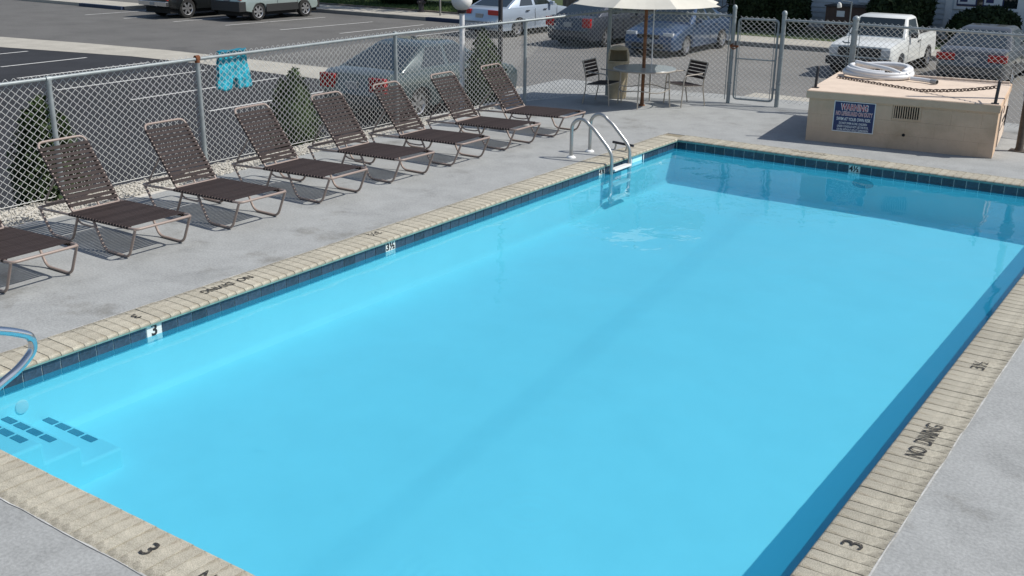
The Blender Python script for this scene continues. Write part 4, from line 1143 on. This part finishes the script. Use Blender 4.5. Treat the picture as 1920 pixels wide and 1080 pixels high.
        for hy_ in spec.get('handles', ()):
            hd = MB(); hd.box((sd_*(W2*0.985), hy_-0.09, zb_-0.135), (sd_*(W2*1.008), hy_+0.09, zb_-0.105)); hd.build('handle', m_trimb, T)
        for (ds) in spec.get('door_lines', ()):
            dl = MB(); dl.box((sd_*(W2*0.995), ds-0.005, sill+0.08), (sd_*(W2*1.002), ds+0.005, zb_-0.06)); dl.build('door_seam', m_dark, T)
    for x_ in (-1, 1):
        for yy_ in (ya, yb): wheel_parts(T, x_*(W2-0.115), yy_, wr, 0.22, x_)
    yr = min(p[0] for p in top); yf = max(p[0] for p in top)
    for (nm, mm, x0, x1, y_, z0, z1, dy) in spec.get('bits', ()):
        bb = MB(); bb.box((x0*W2, y_-dy, z0), (x1*W2, y_+dy, z1)); oo = bb.build(nm, mm, T); bevel(oo, 0.012, 2)
    T.scale = (S, S, S)
    return T
SED = dict(W=1.80, wr=0.325, axles=(-1.33, 1.37), sill=0.24,
           top=[(-2.18, 0.24), (-2.31, 0.36), (-2.34, 0.55), (-2.28, 0.72), (-2.24, 0.93), (-2.12, 0.99), (-1.4, 1.0), (0.9, 0.97), (1.55, 0.88), (2.05, 0.76), (2.26, 0.62), (2.32, 0.44), (2.25, 0.22)],
           cabin=dict(zb=0.965, zr=1.44, y0=-1.78, y1=-0.80, y2=0.22, y3=1.05, bw=0.93, rw=0.68),
           side_glass=[(-1.22, -0.36, -0.78, -0.28), (-0.30, 0.78, -0.22, 0.18)], handles=(-0.75, 0.25), door_lines=(-0.33, 0.95))
def rear_bits(plate_z=0.72, tl=(0.56, 0.94), tz=(0.70, 0.90), y=-2.285):
    return [('tail_lamp', m_tail, -tl[1], -tl[0], y+0.03, tz[0], tz[1], 0.05), ('tail_lamp', m_tail, tl[0], tl[1], y+0.03, tz[0], tz[1], 0.05),
            ('number_plate', m_plate, -0.17, 0.17, y-0.01, plate_z-0.07, plate_z+0.07, 0.02), ('bumper_seam', m_trimb, -0.8, 0.8, -2.33, 0.50, 0.515, 0.02)]
def front_bits(y=2.2):
    return [('headlamp', m_lamp, -0.90, -0.52, y-0.06, 0.60, 0.745, 0.06), ('headlamp', m_lamp, 0.52, 0.90, y-0.06, 0.60, 0.745, 0.06),
            ('grille', m_trimb, -0.42, 0.42, y+0.05, 0.56, 0.68, 0.035), ('lower_grille', m_trimb, -0.6, 0.6, y+0.08, 0.28, 0.42, 0.04), ('number_plate', m_plate, -0.16, 0.16, y+0.12, 0.44, 0.54, 0.012)]
nearc = dict(SED); nearc['bits'] = rear_bits(tl=(0.50, 0.95), tz=(0.62, 0.90))
car('parked_sedan', 'pale green sedan parked close behind the fence, rear towards the loungers', 'sedans in the car park', (-7.78, 3.55, LZ), 0, paint('pale_green_paint', (0.065, 0.092, 0.098)), 1.02, nearc)
silver = dict(SED); silver['bits'] = rear_bits(tl=(0.42, 0.97), tz=(0.76, 0.92))
car('parked_sedan', 'silver blue sedan with red tail lamps behind the black pole', 'sedans in the car park', (-15.2, 18.0, LZ), R(-3), paint('silver_blue_paint', (0.42, 0.50, 0.60)), 1.02, silver)
greyc = dict(SED); greyc['bits'] = rear_bits(tl=(0.62, 0.95), tz=(0.66, 0.94))
car('parked_sedan', 'dark grey sedan with round red lamps behind the fence corner', 'sedans in the car park', (-11.25, 17.3, LZ), R(-2), paint('dark_grey_paint', (0.05, 0.058, 0.075)), 1.0, greyc)
bluec = dict(SED); bluec['bits'] = front_bits()
car('parked_sedan', 'steel blue sedan facing the pool behind the patio umbrella', 'sedans in the car park', (-8.20, 16.75, LZ), R(180), paint('steel_blue_paint', (0.045, 0.085, 0.16)), 0.97, bluec)
grey2 = dict(SED); grey2['bits'] = rear_bits(tl=(0.45, 0.96), tz=(0.68, 0.86))
car('parked_sedan', 'grey sedan seen from the rear behind the pump house', 'sedans in the car park', (1.05, 16.3, LZ), R(1), paint('mid_grey_paint', (0.10, 0.108, 0.115)), 0.97, grey2)
SUV = dict(W=1.84, wr=0.37, axles=(-1.30, 1.35), sill=0.36, cat='suv', nose=0.05,
           top=[(-2.05, 0.42), (-2.20, 0.50), (-2.24, 0.62), (-2.20, 0.78), (-2.17, 1.06), (-1.6, 1.10), (0.95, 1.08), (1.7, 1.02), (2.05, 0.92), (2.18, 0.70), (2.2, 0.5), (2.1, 0.38)],
           cabin=dict(zb=1.07, zr=1.74, y0=-2.12, y1=-1.92, y2=0.20, y3=1.0, bw=0.94, rw=0.80),
           side_glass=[(-1.95, -1.15, -1.85, -1.15), (-1.05, -0.28, -1.05, -0.28), (-0.18, 0.75, -0.18, 0.15)], handles=(-0.55, 0.35), door_lines=(-0.23, 0.9))
suv = dict(SUV); suv['bits'] = [('tail_lamp', m_tail, -0.97, -0.78, -2.17, 0.86, 1.05, 0.05), ('tail_lamp', m_tail, 0.78, 0.97, -2.17, 0.86, 1.05, 0.05), ('bumper', m_trimb, -0.985, 0.985, -2.12, 0.40, 0.80, 0.18), ('number_plate', m_plate, -0.17, 0.17, -2.22, 0.80, 0.94, 0.02),
                                ('side_cladding', m_trimb, -1.012, -0.94, 0.03, 0.34, 0.66, 0.90), ('side_cladding', m_trimb, 0.94, 1.012, 0.03, 0.34, 0.66, 0.90), ('front_bumper', m_trimb, -0.96, 0.96, 2.05, 0.36, 0.72, 0.16)]
car('parked_suv', 'silver green suv with dark lower cladding at the top edge', 'vehicles at the far kerb', (-26.35, 16.2, LZ), R(-2), paint('silver_green_paint', (0.34, 0.41, 0.40)), 0.93, suv)
PIC = dict(W=1.72, wr=0.335, axles=(-1.45, 1.40), sill=0.36, cat='pickup truck', nose=0.05,
           top=[(-2.25, 0.42), (-2.34, 0.50), (-2.35, 0.98), (-2.30, 1.0), (-0.55, 1.0), (0.88, 0.99), (1.5, 0.96), (2.08, 0.90), (2.16, 0.86), (2.19, 0.50), (2.1, 0.36)],
           cabin=dict(zb=0.985, zr=1.53, y0=-0.52, y1=-0.40, y2=0.38, y3=0.92, bw=0.93, rw=0.76),
           side_glass=[(-0.40, 0.72, -0.32, 0.34)], handles=(-0.3,), door_lines=(-0.42, 0.72), mirror_m=m_trimb)
pk = dict(PIC); pk['bits'] = [('headlamp', m_lamp, -0.93, -0.66, 2.17, 0.62, 0.80, 0.03), ('headlamp', m_lamp, 0.66, 0.93, 2.17, 0.62, 0.80, 0.03), ('grille', m_trimb, -0.64, 0.64, 2.17, 0.60, 0.82, 0.035), ('bumper', m_trimb, -0.98, 0.98, 2.22, 0.36, 0.56, 0.07), ('indicator', m_amber, -0.5, -0.3, 2.28, 0.43, 0.50, 0.02)]
PK = car('pickup_truck', 'white pickup truck facing the pool behind the pump house', 'pickup trucks in the car park', (-1.62, 16.0, LZ), R(180), mat('white_car_paint', (0.74, 0.76, 0.74), 0.35, coat=0.4, var=0.03, vscale=2), 1.0, pk)
bed = MB(); bed.box((-0.72, -2.24, 1.003), (0.72, -0.62, 1.006)); bed.build('bed_well', m_dark, PK)
pk2 = dict(PIC); pk2['W'] = 1.86; pk2['wr'] = 0.39
pk2['bits'] = [('bumper', m_cchrome, -0.97, 0.97, -2.40, 0.50, 0.68, 0.07), ('number_plate', m_plate, -0.16, 0.16, -2.475, 0.53, 0.64, 0.01), ('tail_lamp', m_tail, -0.97, -0.84, -2.345, 0.72, 0.96, 0.03), ('tail_lamp', m_tail, 0.84, 0.97, -2.345, 0.72, 0.96, 0.03)]
car('pickup_truck', 'black pickup truck with a chrome rear bumper at the top edge', 'pickup trucks in the car park', (-29.25, 15.3, LZ), R(-2), paint('black_paint_gloss', (0.012, 0.014, 0.015)), 0.98, pk2)
suv2 = dict(SUV); suv2['bits'] = [('bumper', m_trimb, -0.95, 0.95, -2.20, 0.44, 0.70, 0.07), ('tail_lamp', m_tail, 0.78, 0.97, -2.17, 0.78, 1.05, 0.05)]
car('parked_suv', 'black suv left of the black pickup, cut off by the top edge', 'vehicles at the far kerb', (-31.75, 17.0, LZ), R(-2), paint('black_suv_paint', (0.012, 0.012, 0.013)), 0.95, suv2)

# ------------------------------------------------------------------ building behind the lot
BX0, BX1, BY = -12.0, 9.0, 24.6
bld = thing('motel_building', 'blue grey clapboard building beyond the car park', 'building', (-0.85, BY, LZ))
MB().box((BX0, 0.03, 0), (BX1, 8, 4.6)).build('wall', m_siding, bld)
for k in range(24):
    z0 = 0.25 + k*0.18
    b = MB(); b.add([(x_, y_, z_) for x_ in (BX0-0.01, -1.32) for (y_, z_) in ((0.028, z0), (-0.012, z0), (0.012, z0+0.18), (0.028, z0+0.18))], [(0, 1, 2, 3), (7, 6, 5, 4), (0, 4, 5, 1), (1, 5, 6, 2), (2, 6, 7, 3)])
    b.build('board', m_siding, bld)
MB().box((-1.32, -0.03, 0), (-1.10, 0.029, 4.6)).build('corner_trim', m_trim, bld)
for k in range(24):
    z0 = 0.25 + k*0.18
    b = MB(); b.add([(x_, y_, z_) for x_ in (-1.10, 1.0) for (y_, z_) in ((0.028, z0), (-0.012, z0), (0.012, z0+0.18), (0.028, z0+0.18))], [(0, 1, 2, 3), (7, 6, 5, 4), (0, 4, 5, 1), (1, 5, 6, 2), (2, 6, 7, 3)])
    b.build('board', m_siding, bld)
MB().box((1.0, -0.03, 0), (1.2, 0.029, 4.6)).build('corner_trim', m_trim, bld)
MB().box((1.2, -0.01, 0.0), (BX1, 0.029, 4.6)).build('smooth_wall', m_trim, bld)
MB().box((BX0, 0.0, 0), (BX1, 0.029, 0.25)).build('plinth', m_kerb, bld)
for x0, x1 in ((-0.95, 0.95),):
    wf = MB(); wf.box((x0-0.08, -0.05, 1.15), (x1+0.08, 0.0, 1.25)); wf.box((x0-0.08, -0.05, 2.75), (x1+0.08, 0.0, 2.85)); wf.box((x0-0.08, -0.05, 1.25), (x0, 0.0, 2.75)); wf.box((x1, -0.05, 1.25), (x1+0.08, 0.0, 2.75)); wf.box((-0.04, -0.05, 1.25), (0.04, 0.0, 2.75))
    wo = wf.build('window', m_trim, bld); MB().box((x0, -0.03, 1.25), (x1, -0.02, 2.75)).build('pane', m_cglass, wo)
for x0, x1 in ((-0.96, -0.32), (-0.13, 0.52)):
    fr_ = MB().box((x0, -0.058, 1.28), (x1, -0.038, 2.15)).build('notice_board', m_sign, bld)
    MB().box((x0+0.04, -0.062, 1.33), (x1-0.04, -0.058, 2.10)).build('notice_sheet', m_trim, fr_)
    MB().box((x0+0.10, -0.0645, 1.40), (x0+0.34, -0.062, 1.52)).build('notice_print', m_sign, fr_)
MB().box((BX0-0.5, -0.6, 4.6), (BX1+0.5, 8.5, 4.75)).build('eaves', m_trim, bld)
rfm = MB(); rfm.prism([(-0.6, 4.75), (4.0, 6.6), (8.5, 4.75)], lambda p, t: (BX0-0.5 if t == 0 else BX1+0.5, p[0], p[1])); rfm.build('roof', m_roof, bld)
for x0 in (-10.5, -4.2): 
    wf = MB(); wf.box((x0-0.08, -0.05, 1.2), (x0+1.28, 0.0, 1.3)); wf.box((x0-0.08, -0.05, 2.6), (x0+1.28, 0.0, 2.7)); wf.box((x0-0.08, -0.05, 1.3), (x0, 0.0, 2.6)); wf.box((x0+1.2, -0.05, 1.3), (x0+1.28, 0.0, 2.6))
    wo = wf.build('window', m_trim, bld); MB().box((x0, -0.03, 1.3), (x0+1.2, -0.02, 2.6)).build('pane', m_cglass, wo)
ub = thing('utility_box', 'low brown utility box with a white label against the siding', 'utility box', (-5.95, 23.6, LZ+0.13))
MB().box((0, 0, 0), (1.9, 0.8, 0.95)).build('casing', m_brown, ub)
MB().box((-0.05, -0.05, 0.95), (1.95, 0.85, 1.0)).build('lid', m_iron, ub)
MB().box((0.40, -0.012, 0.62), (0.68, -0.002, 0.82)).build('label_plate', m_trim, ub)
fl_ = thing('floodlight_pole', 'thin pole with a small floodlight beside the utility box', 'pole', (-4.62, 22.2, LZ+0.13))
MB().tube([(0, 0, 0), (0, 0, 1.25)], 0.022, 8).build('shaft', m_galv, fl_, smooth=True)
MB().tube([(0, 0, 1.23), (-0.35, 0, 1.27)], 0.018, 8).build('arm', m_galv, fl_, smooth=True)
MB().lathe([(0.03, 0), (0.075, 0.06), (0.08, 0.16)], 12, M=Matrix.Translation((-0.42, 0, 1.20)) @ Matrix.Rotation(R(200), 4, 'X')).build('lamp_head', m_globe, fl_, smooth=True)
G4 = 'clipped shrubs before the building'
shrub('round_shrub', 'dark clipped shrub closest to the umbrella', -8.5, 23.2, LZ+0.1, 0.80, 0.7, 1.75, m_leafd, 6500, 0.10, 11, G4)
shrub('round_shrub', 'dark clipped shrub left of the utility box', -7.1, 23.4, LZ+0.1, 0.56, 0.6, 1.7, m_leafd, 5000, 0.10, 12, G4)
shrub('round_shrub', 'tall green clipped shrub behind the white pickup', -3.25, 23.3, LZ+0.1, 1.02, 0.85, 1.9, m_leafd, 7500, 0.10, 13, G4)
shrub('round_shrub', 'wide dark domed shrub under the notice boards', -0.68, 23.4, LZ+0.1, 1.08, 0.85, 1.18, m_leafd, 7500, 0.10, 14, G4)
ir = thing('stair_railing', 'black iron stair railing near the umbrella', 'railing', (-9.3, 22.0, LZ+0.13))
MB().tube([(-0.9, 0, 0.55), (0.3, 0, 1.45), (0.55, 0, 1.45)], 0.02, 8).build('hand_rail', m_iron, ir)
MB().tube([(-0.9, 0, 0.12), (0.3, 0, 0.95), (0.55, 0, 0.95)], 0.015, 8).build('bottom_rail', m_iron, ir)
for k in range(9):
    x_ = -0.85 + k*0.16; zt_ = 0.55+min(1, max(0, (x_+0.9)/1.2))*0.9
    MB().tube([(x_, 0, zt_-0.5), (x_, 0, zt_)], 0.010, 6).build('baluster', m_iron, ir)
for x_ in (-0.9, 0.55): MB().tube([(x_, 0, 0), (x_, 0, 0.6 if x_ < 0 else 1.45)], 0.02, 8).build('post', m_iron, ir)
wfn = thing('wooden_fence', 'weathered board fence beyond the silver sedan', 'fence', (-16.5, 22.9, LZ+0.13))
for k in range(40):
    h_ = 1.75 + random.uniform(-0.02, 0.02)
    MB().box((k*0.155, 0, 0), (k*0.155+0.145, 0.02, h_)).build('board', m_wood, wfn)
MB().box((0, 0.02, 0.4), (6.2, 0.06, 0.5)).build('rail', m_wood, wfn); MB().box((0, 0.02, 1.4), (6.2, 0.06, 1.5)).build('rail', m_wood, wfn)
G5 = 'bushes on the far lawn'
shrub('round_shrub', 'low dark bush on the far lawn left of the hydrant', -25.5, 23.6, LZ+0.1, 1.3, 1.0, 1.3, m_leafd, 4500, 0.12, 15, G5)
shrub('round_shrub', 'low dark bush on the far lawn behind the white globe', -20.2, 23.8, LZ+0.1, 1.5, 1.0, 1.4, m_leafd, 4500, 0.12, 16, G5)

# ------------------------------------------------------------------ trees beyond (they shade the lawn and show in the water)
def tree(x, y, h, r, seed, label):
    t = thing('shade_tree', label, 'tree', (x, y, LZ+0.1), 0, 'trees beyond the lawn')
    rng = np.random.default_rng(seed)
    tr = MB(); tr.tube([(0, 0, -0.1), (0.05, 0.02, h*0.3), (0.1, 0, h*0.6)], [0.26, 0.2, 0.12], 10)
    clumps = []
    for k in range(16):
        a = rng.uniform(0, 6.28); rr_ = r*math.sqrt(rng.uniform(0.05, 0.75)); zz = h*rng.uniform(0.45, 0.95)
        c = np.array([rr_*math.cos(a), rr_*math.sin(a), zz]); clumps.append((c, r*rng.uniform(0.28, 0.45)))
        tr.tube([(0.06, 0, h*0.35), (c[0]*0.5, c[1]*0.5, (h*0.4+zz)/2), tuple(c)], [0.09, 0.05, 0.02], 6)
    tr.build('trunk', m_bark, t, smooth=True)
    def fn(q):
        c, cr_ = clumps[q.integers(len(clumps))]
        dv = q.normal(size=3); dv /= np.linalg.norm(dv)
        return c + dv*cr_*q.uniform(0.35, 1.0)*np.array([1, 1, 0.75]), dv
    tri_mesh('crown', leaf_cloud(7000, fn, 0.20, rng), m_leafm, None, t)
for i, (x, y, h, r) in enumerate(((-20.5, 26.0, 8.5, 3.6), (-26.5, 25.5, 8.0, 3.4), (-14.5, 27.0, 8.0, 3.2), (-33, 26, 8.5, 3.6))):
    tree(x, y, h, r, 40+i, ('shade tree above the hydrant on the far lawn', 'shade tree above the silver green suv', 'shade tree above the silver blue sedan', 'shade tree above the black vehicles at the top edge')[i])
